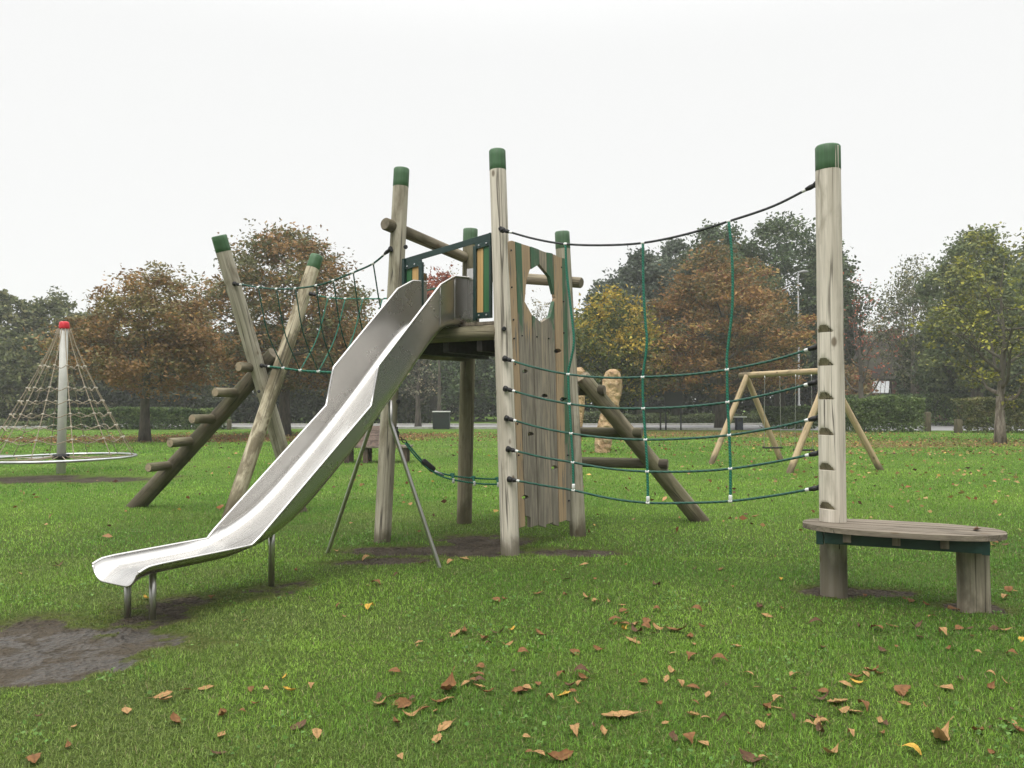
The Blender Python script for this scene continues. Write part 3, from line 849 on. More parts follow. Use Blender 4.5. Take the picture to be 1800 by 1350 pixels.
for i, (px, py) in enumerate(((1358, 787), (1413, 791))):
    t = .36 if i == 0 else .70
    q = lerp(tL, tR, t); seatp = at(px, py, q.y + .02); q.x = seatp.x
    s_ = thing('swing', 'flat dark swing seat on chains, the farther one near the left log pair' if i == 0 else 'flat dark swing seat on chains, the nearer one just left of the tall pole', 'swing', tuple(seatp), 0, 'swings hung from the timber frame')
    mb = MB(); mb.box(seatp, (.44, .17, .035), .1); mb.build('seat', M['black'], s_)
    for dx in (-.2, .2):
        mb = MB(); n = 26
        pts = [lerp(seatp + Vector((dx, -.02 * dx, .01)), Vector((q.x + dx * .9, q.y, zB - .05)), k / n) + Vector(((.006 if k % 2 else -.006), 0, 0)) for k in range(n + 1)]
        mb.tube(pts, .0075, 5); mb.build('chain', M['tube'], s_)

# ================================================================== STANDING STONES
stone, nt, b = new_mat('sandy stone')
oc, v = coords(nt)
n1, n2 = noise(nt, v, 2.2, 6, .65), noise(nt, v, 7, 5, .6)
colr = mixc(nt, ramp(nt, n1, .35, .65), (.50, .35, .19), (.33, .21, .115))
colr = mixc(nt, ramp(nt, n2, .5, .7, 0, .6), colr, (.60, .47, .30))
nt.links.new(colr, b.inputs['Base Color']); b.inputs['Roughness'].default_value = .95
bump(nt, b, math_n(nt, 'ADD', n1, n2), 1.0, .12)
def standing_stone(label, rows_, Y, thick, seed):
    r = random.Random(seed); mb = MB(); vs = []; sd_ = 20; out_ = []
    full = []
    for (y0, a0, b0), (y1, a1, b1) in zip(rows_, rows_[1:]):
        for k in range(3): t = k / 3; full.append((lerp(y0, y1, t), lerp(a0, a1, t), lerp(b0, b1, t)))
    full.append(rows_[-1])
    tab = [[r.uniform(-.13, .13) for _ in range(sd_)] for _ in full]
    for i, (y, xl, xr) in enumerate(full):
        l, rgt = at(xl, y, Y), at(xr, y, Y); c = (l + rgt) / 2; hw = (rgt - l).length / 2
        for k in range(sd_):
            a = 2 * PI * k / sd_; f = 1 + tab[i][k] * .7
            vs.append((c.x + hw * f * math.copysign(abs(math.cos(a)) ** .8, math.cos(a)), Y + thick * f * math.copysign(abs(math.sin(a)) ** .8, math.sin(a)) * min(1, hw / .2), c.z))
    n = len(full)
    mb.add(vs, [(i * sd_ + k, (i + 1) * sd_ + k, (i + 1) * sd_ + (k + 1) % sd_, i * sd_ + (k + 1) % sd_) for i in range(n - 1) for k in range(sd_)], 0, False)
    mb.f.append(list(range(sd_))); mb.m.append(0); mb.sm.append(False)
    o = mb.build('standing_stone', stone); tag(o, label, 'stone', 'sandy standing stones behind the tower'); return o
standing_stone('tall sandy standing stone with rounded top behind the sloping ladder log',
   [(649, 1072, 1082), (654, 1065, 1089), (668, 1060, 1093), (690, 1058, 1093), (706, 1060, 1089), (725, 1057, 1087), (742, 1052, 1081), (760, 1048, 1078), (780, 1045, 1075), (797, 1046, 1072)], 25.0, .28, 3)
standing_stone('narrower sandy standing stone half hidden behind the right rear tower post',
   [(646, 1010, 1022), (652, 1006, 1028), (668, 1004, 1031), (690, 1004, 1029), (715, 1005, 1027), (745, 1003, 1024), (775, 1003, 1022), (796, 1003, 1020)], 25.3, .25, 5)

# low timber platform with sloped panel beyond the slide
pf = thing('timber_platform', 'low old timber table with sloping reddish top seen beneath the slide', 'timber table', tuple(G(660, 814)))
pc_ = G(660, 814) + Vector((0, .3, 0))
mb = MB()
for k in range(5): mb.box(pc_ + Vector((0, -.32 + k * .16, .40)), (1.72, .15, .045))
mb.build('bench_top', M['board_grey'], pf)
for dx in (-.72, -.25, .25, .72):
    for dy in (-.28, .28):
        mb = MB(); mb.box(pc_ + Vector((dx, dy, .17)), (.12, .10, .41)); mb.build('leg', M['old_board'], pf)
mb = MB()
for k in range(4):
    t0, t1 = k / 4, (k + .94) / 4
    p0, p1 = lerp(Vector((0, -.30, .425)), Vector((0, .34, .92)), t0), lerp(Vector((0, -.30, .425)), Vector((0, .34, .92)), t1)
    w0, w1 = lerp(.62, .42, t0), lerp(.62, .42, t1)
    vs = [pc_ + Vector((-w0, p0.y, p0.z)), pc_ + Vector((w0, p0.y, p0.z)), pc_ + Vector((w1, p1.y, p1.z)), pc_ + Vector((-w1, p1.y, p1.z))]
    vs += [q + Vector((0, .03, -.04)) for q in vs]
    mb.add(vs, [(0, 1, 2, 3), (7, 6, 5, 4), (0, 4, 5, 1), (1, 5, 6, 2), (2, 6, 7, 3), (3, 7, 4, 0)])
mb.build('sloping_top', M['old_board'], pf)

# ================================================================== ROADSIDE FURNITURE
M['bollard'] = wood('bollard timber', (.17, .14, .095), (.09, .075, .05), (.04, .035, .025), algae=.3)
first = None
for px in (403, 438, 474, 509, 582, 717, 812, 848, 1108, 1142, 1177, 1211, 1245, 1276):
    g = at(px, 750, 46.2); g.z = 0
    if first is None:
        first = thing('bollard', 'short dark square timber bollard in the row along the road edge', 'bollard', tuple(g), 0, 'timber bollards along the road')
        mb = MB(); mb.box(g + Vector((0, 0, .26)), (.19, .19, .56)); 
        vs = [g + Vector((x * .085, y * .085, .54)) for x, y in ((-1, -1), (1, -1), (1, 1), (-1, 1))] + [g + Vector((0, 0, .585))]
        mb.add(vs, [(0, 1, 4), (1, 2, 4), (2, 3, 4), (3, 0, 4)])
        mb.build('post', M['bollard'], first); o = first
    else:
        o = copy_tree(first); o.location = g
    o.rotation_euler.z = R.uniform(-.08, .08)
for px, hgt, w, lab in ((1630, 1.0, .27, 'tall square timber bollard at the left side of the hedge gap'), (1684.5, .66, .28, 'squat square timber bollard standing in the middle of the hedge gap')):
    g = at(px, 758, 43.2 if px < 1650 else 40.9); g.z = 0
    mb = MB(); mb.box(g + Vector((0, 0, hgt / 2 - .05)), (w, w, hgt + .1)); mb.box(g + Vector((0, 0, hgt + .012)), (w * .86, w * .86, .03))
    tag(mb.build('bollard', M['bollard']), lab, 'bollard', 'timber bollards along the road')

def bin_(label, px, Y, w, d, h, body, lid_w):
    g = at(px, 750, Y); g.z = 0
    t = thing('litter_bin', label, 'litter bin', tuple(g), 0, 'litter bins by the road')
    mb = MB(); mb.box(g + Vector((0, 0, h * .46)), (w, d, h * .86))
    mb.box(g + Vector((0, -d / 2 - .012, h * .70)), (w * .6, .03, h * .16), mi=1)
    for sx in (-1, 1): mb.box(g + Vector((sx * w * .42, 0, h * .02)), (.06, d * .9, h * .04 + .02))
    mb.build('body', [body, M['black']], t)
    mb = MB(); mb.box(g + Vector((0, 0, h * .925)), (lid_w, d * 1.15, .06)); mb.build('lid', M['white'], t)
bin_('wide dark litter bin with pale lid seen under the tower deck', 776, 47.0, .95, .6, 1.08, plain('dark grey green plastic', (.010, .018, .016), .6), 1.0)
bin_('narrow dark blue litter bin with wide white lid behind the swing frame', 1299, 45.5, .36, .36, .78, plain('dark blue plastic', (.02, .026, .05), .5), .78)

def sign(name, label, px, Y, w, z0, z1, zs_, panel):
    g = at(px, 750, Y); g.z = 0
    t = thing(name, label, 'sign board', tuple(g), 0, 'dark notice boards by the road')
    mb = MB(); mb.box(g + Vector((0, 0, (z0 + z1) / 2)), (w, .07, z1 - z0)); mb.box(g + Vector((0, -.045, (z0 + z1) / 2)), (w * .9, .02, (z1 - z0) * .8), mi=1)
    mb.build('board', [panel, M['frame_dark']], t)
    for sx in (-1, 1):
        mb = MB(); mb.box(g + Vector((sx * w * .42, .06, zs_ / 2 - .05)), (.08, .08, zs_ + .1)); mb.build('post', panel, t)
sign('notice_board', 'low dark notice board on two short legs by the road', 1148, 45.6, 1.0, .95, 1.32, 1.2, M['frame_dark2'])
sign('notice_board', 'tall dark notice board on two high posts by the road', 1184, 45.3, .98, 1.25, 2.1, 2.15, M['frame_dark'])

# dark paling fence behind the tower
fn = thing('paling_fence', 'dark timber paling fence below the bare trees behind the tower', 'fence', (-7, 61, 0))
mb = MB(); x = -9.4
while x < -5.3:
    mb.box((x, 61, .95 + R.uniform(-.03, .03)), (.13, .025, 1.9)); x += .17
mb.build('paling', M['frame_dark2'], fn)
for z in (.4, 1.5, 1.93):
    mb = MB(); mb.box((-7.35, 61.06, z), (4.2, .06, .09)); mb.build('rail', M['frame_dark2'], fn)
for x in (-9.4, -8.0, -6.7, -5.4):
    mb = MB(); mb.box((x, 61.12, 1.0), (.12, .12, 2.1)); mb.build('post', M['frame_dark2'], fn)

# street lamp
g = at(1405, 745, 50); g.z = 0; ht = at(1405, 480, 50).z
lp = thing('street_lamp', 'thin grey street lamp rising in front of the rusty chestnut', 'street lamp', tuple(g))
mb = MB(); mb.tube([g, g + Vector((0, 0, 1.4)), g + Vector((0, 0, 1.42)), g + Vector((0, 0, ht))], [.09, .09, .06, .045], 10); mb.build('column', M['lamp_grey'], lp)
mb = MB(); mb.tube([g + Vector((0, 0, ht - .02)), g + Vector((.12, 0, ht + .07)), g + Vector((.35, 0, ht + .10)), g + Vector((.62, -.02, ht + .09))], [.04, .06, .10, .05], 8); mb.build('lamp_head', M['lamp_grey'], lp)

# ================================================================== GROUND
def vnoise(x, y, s, seed):
    x = np.asarray(x) / s; y = np.asarray(y) / s
    xi, yi = np.floor(x).astype(int), np.floor(y).astype(int); fx, fy = x - xi, y - yi
    fx, fy = fx * fx * (3 - 2 * fx), fy * fy * (3 - 2 * fy)
    def h(a, b):
        n = (a * 374761393 + b * 668265263 + seed * 974711) & 0x7fffffff
        n = ((n ^ (n >> 13)) * 1274126177) & 0x7fffffff
        return ((n ^ (n >> 16)) & 0xffff) / 65535.0
    return (h(xi, yi) * (1 - fx) + h(xi + 1, yi) * fx) * (1 - fy) + (h(xi, yi + 1) * (1 - fx) + h(xi + 1, yi + 1) * fx) * fy
def fbm(x, y, s, seed): return (vnoise(x, y, s, seed) + .5 * vnoise(x, y, s / 2.1, seed + 1) + .25 * vnoise(x, y, s / 4.3, seed + 2)) / 1.75

def ell(x, y, c, rx, ry, rot=0):
    dx, dy = x - c[0], y - c[1]; cs, sn = math.cos(rot), math.sin(rot)
    return 1 - np.sqrt(((dx * cs + dy * sn) / rx) ** 2 + ((-dx * sn + dy * cs) / ry) ** 2)
mg = [(G(60, 1130), .9, .46, .12), (G(0, 1172), .7, .38, 0), (G(180, 1092), .7, .36, .3), (G(320, 1062), .6, .28, .6), (G(440, 1045), .45, .2, .8),
      (G(770, 968), .95, .38, .1), (G(700, 985), .55, .2, .15), (G(860, 950), .55, .4, 0), (G(1015, 972), .42, .17, 0),
      (G(1463, 1040), .24, .18, 0), (G(1712, 1068), .20, .16, 0), (G(110, 842), 2.15, .85, 0), (G(1530, 1042), .35, .12, 0)]
mud_w = [1, 1, .22, -.12, -.1, .9, .6, .6, .7, .35, .35, .75, .3]
def mud(x, y):
    m = np.full(np.shape(x), -2.0)
    for (c, rx, ry, ro), w in zip(mg, mud_w):
        m = np.maximum(m, np.minimum(ell(x, y, c, rx, ry, ro) * 1.6, w))
    return m + (fbm(x, y, .35, 5) - .5) * 1.7 + (fbm(x, y, .10, 6) - .5) * 1.0
LITTER = [((-14.5, 33.0), 11.5, 2.7), ((-8, 37), 9, 4.5), ((-19, 35), 6, 2.5), ((10.5, 40), 7, 5), ((17.5, 31), 5.5, 3.2), ((12.5, 29.5), 5.5, 2.2), ((13, 24.5), 4, 1.2)]
def litter(x, y):
    m = np.full(np.shape(x), -2.0)
    for c, rx, ry in LITTER: m = np.maximum(m, ell(x, y, c, rx, ry) * 1.5)
    return m + (fbm(x, y, 1.6, 9) - .5) * 1.0
def axis_lines(dense0, dense1, step, far0, far1):
    l = list(np.arange(dense0, dense1 + 1e-6, step)); s = step; x = dense1
    while x < far1: s *= 1.25; x = min(x + s, far1); l.append(x)
    s = step; x = dense0
    while x > far0: s *= 1.25; x = max(x - s, far0); l.insert(0, x)
    return np.array(l)
gx, gy = axis_lines(-7.5, 7.5, .06, -260, 260), axis_lines(2.4, 13, .06, -40, 420)
XX, YY = np.meshgrid(gx, gy)
mu = mud(XX, YY); li = litter(XX, YY)
def ground_z(x, y):
    near = np.clip((16 - np.abs(y - 7)) / 8, 0, 1) * np.clip((12 - np.abs(x)) / 4, 0, 1)
    m = np.clip(mud(x, y) * 2, 0, 1)
    return near * ((fbm(x, y, 1.3, 2) - .5) * .02 - m * .018 + ((fbm(x, y, .26, 4) - .5) * .022 + (fbm(x, y, .13, 14) - .5) * .03) * m)
ZZ = ground_z(XX, YY)
ny, nx = XX.shape
idx = np.arange(nx * ny).reshape(ny, nx)
q = np.stack([idx[:-1, :-1], idx[:-1, 1:], idx[1:, 1:], idx[1:, :-1]], -1).reshape(-1, 4)
gm, nt, b = new_mat('lawn')
geo = nd(nt, 'ShaderNodeNewGeometry'); pos = geo.outputs['Position']
am = nd(nt, 'ShaderNodeAttribute', attribute_name='mud').outputs['Fac']; al = nd(nt, 'ShaderNodeAttribute', attribute_name='litter').outputs['Fac']; aw = nd(nt, 'ShaderNodeAttribute', attribute_name='wet').outputs['Fac']
nA, nB, nC, nD = noise(nt, pos, .35, 5), noise(nt, pos, 3.0, 5, .6), noise(nt, pos, 28, 4, .65), noise(nt, pos, 110, 3, .7)
gcol = mixc(nt, ramp(nt, nA, .35, .68), (.088, .185, .022), (.150, .245, .036))
gcol = mixc(nt, ramp(nt, nB, .40, .70, 0, .55), gcol, (.075, .150, .022))
gcol = mixc(nt, ramp(nt, nC, .40, .62, 0, .5), gcol, (.17, .23, .05))
gcol = mixc(nt, ramp(nt, nD, .45, .62, 0, .55), gcol, (.045, .075, .018))
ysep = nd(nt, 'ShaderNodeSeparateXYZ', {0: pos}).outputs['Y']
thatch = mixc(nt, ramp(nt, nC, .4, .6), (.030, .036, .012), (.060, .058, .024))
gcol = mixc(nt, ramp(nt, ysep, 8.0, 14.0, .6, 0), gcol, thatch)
lcol = mixc(nt, ramp(nt, nC, .38, .60), (.20, .085, .045), (.10, .042, .026))
xsep = nd(nt, 'ShaderNodeSeparateXYZ', {0: pos}).outputs['X']
lcol = mixc(nt, ramp(nt, xsep, 0, 6), lcol, mixc(nt, ramp(nt, nC, .4, .6), (.22, .15, .06), (.10, .10, .035)))
lcol = mixc(nt, ramp(nt, nD, .52, .64, 0, .6), lcol, (.33, .18, .08))
lf = ramp(nt, math_n(nt, 'ADD', al, math_n(nt, 'MULTIPLY', math_n(nt, 'SUBTRACT', nC, .5), 1.6)), -.05, .5, 0, .9)
gcol = mixc(nt, lf, gcol, lcol)
mcol = mixc(nt, ramp(nt, nB, .35, .65), (.088, .074, .056), (.044, .036, .027))
mcol = mixc(nt, ramp(nt, nC, .45, .65, 0, .6), mcol, (.10, .078, .055))
nM = noise(nt, pos, 9, 5, .65)
mf = ramp(nt, math_n(nt, 'ADD', am, math_n(nt, 'MULTIPLY', math_n(nt, 'SUBTRACT', nM, .5), .7)), .0, .30)
moss = ramp(nt, math_n(nt, 'ADD', am, math_n(nt, 'MULTIPLY', math_n(nt, 'SUBTRACT', nM, .5), .7)), -.25, .05, 0, .6)
gcol = mixc(nt, moss, gcol, (.085, .090, .028))
nt.links.new(mixc(nt, mf, gcol, mcol), b.inputs['Base Color'])
wet = math_n(nt, 'MULTIPLY', math_n(nt, 'MULTIPLY', mf, aw), ramp(nt, math_n(nt, 'ADD', math_n(nt, 'MULTIPLY', nB, .6), math_n(nt, 'MULTIPLY', nM, .4)), .40, .58))
nt.links.new(ramp(nt, wet, 0, 1, .95, .42), b.inputs['Roughness'])
nt.links.new(ramp(nt, wet, 0, 1, .08, .5), b.inputs['Specular IOR Level'])
vo = nd(nt, 'ShaderNodeTexVoronoi', {'Vector': pos, 'Scale': 30.0}, feature='SMOOTH_F1').outputs['Distance']
hgt = math_n(nt, 'ADD', math_n(nt, 'MULTIPLY', nC, .8), math_n(nt, 'MULTIPLY', vo, 1.3))
bump(nt, b, math_n(nt, 'ADD', hgt, math_n(nt, 'MULTIPLY', nM, 2.0)), 1.0, .05)
me = np_mesh(np.stack([XX, YY, ZZ], -1).reshape(-1, 3), q.ravel(), np.arange(len(q)) * 4, np.full(len(q), 4), [gm], smooth=True)
wt = np.clip(ell(XX, YY, G(60, 1150), 1.7, .8, .1) * 2.5, 0, 1)
for nm, arr in (('mud', mu), ('litter', li), ('wet', wt)):
    a = me.attributes.new(nm, 'FLOAT', 'POINT'); a.data.foreach_set('value', arr.ravel().astype(np.float32))
tag(link('lawn', me), 'damp green park lawn with bare muddy patches', 'lawn', kind='structure')

asph, nt, b = new_mat('pale asphalt')
oc, v = coords(nt); n1 = noise(nt, v, .6, 5); n2 = noise(nt, v, 40, 3)
cc = mixc(nt, ramp(nt, n1, .35, .7), (.27, .265, .265), (.19, .185, .185)); cc = mixc(nt, ramp(nt, n2, .4, .7, 0, .5), cc, (.12, .12, .12))
nt.links.new(cc, b.inputs['Base Color']); b.inputs['Roughness'].default_value = .75
def sheet(name, pts, z, mat, label, cat):
    mb = MB(); mb.add([(x, y, z) for x, y in pts], [list(range(len(pts)))]); o = mb.build(name, mat)
    return tag(o, label, cat, kind='structure')
sheet('road', [(-90, 49), (0, 47.6), (12, 45.2), (22, 44.6), (90, 44), (90, 60), (26, 58), (12, 55), (-10, 54.5), (-90, 56)], .006, asph, 'pale grey road running behind the lawn', 'road')
sheet('path', [(-30, 22.4), (-12.6, 22.2), (-12.3, 22.8), (-13.2, 23.6), (-30, 24.4)], .006, asph, 'grey hard surfaced strip behind the rope pyramid', 'path')
M['kerb'] = plain('concrete kerb', (.40, .39, .36), .85, 0, .3)
def kerb(pts, label):
    mb = MB()
    for (x0, y0), (x1, y1) in zip(pts, pts[1:]):
        L = math.hypot(x1 - x0, y1 - y0); mb.box(((x0 + x1) / 2, (y0 + y1) / 2, .03), (L, .13, .19), math.atan2(y1 - y0, x1 - x0))
    tag(mb.build('kerb', M['kerb']), label, 'kerb', kind='structure')
kerb([(-90, 56.1), (-10, 54.6), (12, 55.1), (26, 58.1), (90, 60.1)], 'pale concrete kerb along the far side of the road')
kerb([(-90, 48.9), (0, 47.5), (12, 45.1)], 'pale concrete kerb along the near side of the road')

def leaf_quads(cen, size, col, up=.35, aspect=.55, droop=0.0):
    n = len(cen)
    a = rng.normal(size=(n, 3)); a[:, 2] = a[:, 2] * (1 - up) - droop
    a /= np.linalg.norm(a, axis=1)[:, None] + 1e-9
    r = rng.normal(size=(n, 3)); r[:, 2] += 0.0
    b_ = np.cross(a, r); b_ /= np.linalg.norm(b_, axis=1)[:, None] + 1e-9
    s = (size * (.6 + .8 * rng.random(n)))[:, None]
    p0 = cen - a * s * .5; p2 = cen + a * s * .5; w = b_ * s * aspect * .5
    nrm_ = np.cross(a, b_) * s * .12
    p1, p3 = cen + w + a * s * .08 + nrm_, cen - w + a * s * .08 + nrm_
    V = np.stack([p0, p1, p2, p3], 1).reshape(-1, 3)
    return V, np.arange(n * 4), np.arange(n) * 4, np.full(n, 4), np.repeat(col, 4, 0)

# ------------------------------------------------------------------ grass blades
def grass(n, y0, y1, h, w, bend=.5, power=1.0, two=True):
    yy = y0 + (y1 - y0) * rng.random(n) ** power
    half = yy * .66 + 1.6
    xx = (rng.random(n) * 2 - 1) * half
    m = mud(xx, yy); l = litter(xx, yy)
    dens = .50 + .5 * fbm(xx, yy, .5, 21) + .35 * (fbm(xx, yy, .12, 27) - .5)
    keep = (m + (rng.random(n) - .5) * .45 < .0) & (rng.random(n) < dens * 1.25) & ~((l > .1) & (rng.random(n) < .55))
    keep &= ~((yy > 22.2) & (yy < 24.3) & (xx < -12.5))
    xx, yy, m = xx[keep], yy[keep], m[keep]; n = len(xx)
    zz = ground_z(xx, yy)
    ang = rng.random(n) * 2 * PI
    edge = np.clip(1 + (m + .35) * -1.2, .45, 1)
    hh = h * (.45 + .9 * rng.random(n)) * (.7 + .6 * fbm(xx, yy, .6, 31)) * np.clip(edge, .5, 1)
    ww = w * (.6 + .8 * rng.random(n))
    lean = bend * (rng.random(n) * 1.2 + .1)
    dx, dy = np.cos(ang), np.sin(ang); sx, sy = -dy, dx
    tip_l = hh * np.sin(lean) * 1.1; tip_z = hh * np.cos(lean)
    mid_l = tip_l * .38; mid_z = tip_z * .62
    base = np.stack([xx, yy, zz - .004], -1)
    D = np.stack([dx, dy, dx * 0], -1); S = np.stack([sx, sy, sx * 0], -1); Zv = np.array([0, 0, 1.0])
    p0, p1 = base - S * ww[:, None] / 2, base + S * ww[:, None] / 2
    tip = base + D * tip_l[:, None] + Zv * tip_z[:, None]
    # colour per blade: green to yellow green, some straw, patchy over the lawn
    patch = fbm(xx, yy, 1.4, 41); p2 = fbm(xx, yy, 6.0, 47)
    t = np.clip(.22 + 1.25 * (patch - .38) + .9 * (p2 - .5) + .55 * (rng.random(n) - .5), 0, 1)[:, None]
    c = np.array([.066, .168, .017]) * (1 - t) + np.array([.215, .345, .048]) * t
    ol = np.clip((fbm(xx, yy, 1.1, 53) - .52) * 5, 0, 1)[:, None] * np.clip(1.3 - np.abs(xx + 2.2) / 2.6, 0, 1)[:, None]
    c = c * (1 - .7 * ol) + np.array([.16, .19, .06]) * .7 * ol
    c *= (.50 + 1.15 * rng.random(n) ** 1.1)[:, None]
    c *= (1 + .10 * np.clip((yy - 6) / 8, 0, 1) * 2.4)[:, None]
    straw = (rng.random(n) < .05)[:, None]
    c = np.where(straw, np.array([.30, .27, .13]) * (.6 + .6 * rng.random(n))[:, None], c)
    mo = np.clip((m + .55) / .6, 0, .7)[:, None]
    c = c * (1 - mo) + np.array([.13, .125, .035]) * mo
    if two:
        mid = base + D * mid_l[:, None] + Zv * mid_z[:, None]
        m0, m1 = mid - S * ww[:, None] * .38, mid + S * ww[:, None] * .38
        V = np.stack([p0, p1, m1, m0, tip], 1).reshape(-1, 3)
        b_ = (np.arange(n) * 5)[:, None]
        loops = (b_ + np.array([0, 1, 2, 3, 3, 2, 4])).ravel()
        st = np.stack([np.arange(n) * 7, np.arange(n) * 7 + 4], -1).ravel(); tt = np.tile([4, 3], n)
        return V, loops, st, tt, np.repeat(c, 5, 0)
    V = np.stack([p0, p1, tip], 1).reshape(-1, 3)
    return V, np.arange(n * 3), np.arange(n) * 3, np.full(n, 3), np.repeat(c, 3, 0)
def join(sets):
    V, L, S, T, Cc = [], [], [], [], []; vo_, lo_ = 0, 0
    for v, l, s, t, c in sets:
        V.append(v); L.append(l + vo_); S.append(s + lo_); T.append(t); Cc.append(c); vo_ += len(v); lo_ += len(l)
    return np.concatenate(V), np.concatenate(L), np.concatenate(S), np.concatenate(T), np.concatenate(Cc)
gsets = [grass(310000, 2.6, 5.2, .029, .0030, 1.1), grass(250000, 5.0, 8.0, .029, .0042, 1.1), grass(150000, 7.8, 13, .038, .008, .9, two=False),
         grass(120000, 12.8, 24, .042, .015, .8, two=False), grass(90000, 23.5, 43, .055, .030, .7, two=False)]
def clover(n):
    yy = 2.7 + 7 * rng.random(n); xx = (rng.random(n) * 2 - 1) * (yy * .66 + 1)
    kp = (fbm(xx, yy, .55, 61) + .35 * (vnoise(xx, yy, .12, 63) - .5) > .62) & (mud(xx, yy) < -.25)
    xx, yy = xx[kp], yy[kp]; n = len(xx)
    ce = np.stack([xx, yy, ground_z(xx, yy) + .022 + .016 * rng.random(n)], -1)
    cc = (np.array([.085, .19, .035]) + np.array([.08, .09, .03]) * rng.random(n)[:, None]) * (.7 + .6 * rng.random(n))[:, None]
    return leaf_quads(ce, np.full(n, .020), cc, .72, .8)
gsets.append(clover(22000))
V, L, S, T, Cc = join(gsets)
tag(link('grass', np_mesh(V, L, S, T, [M['blade']], Cc)), 'short mown grass with clover covering the lawn', 'grass', kind='stuff')

# ================================================================== FOLIAGE
def pick(pal, n, key=None):
    w = np.array([p[1] for p in pal], float); w /= w.sum()
    cs = np.array([p[0] for p in pal])
    if key is None: i = rng.choice(len(pal), n, p=w)
    else:
        k = np.clip(key + rng.normal(size=n) * .12, 0, .9999); i = np.searchsorted(np.cumsum(w), k); i = np.clip(i, 0, len(pal) - 1)
    return cs[i]

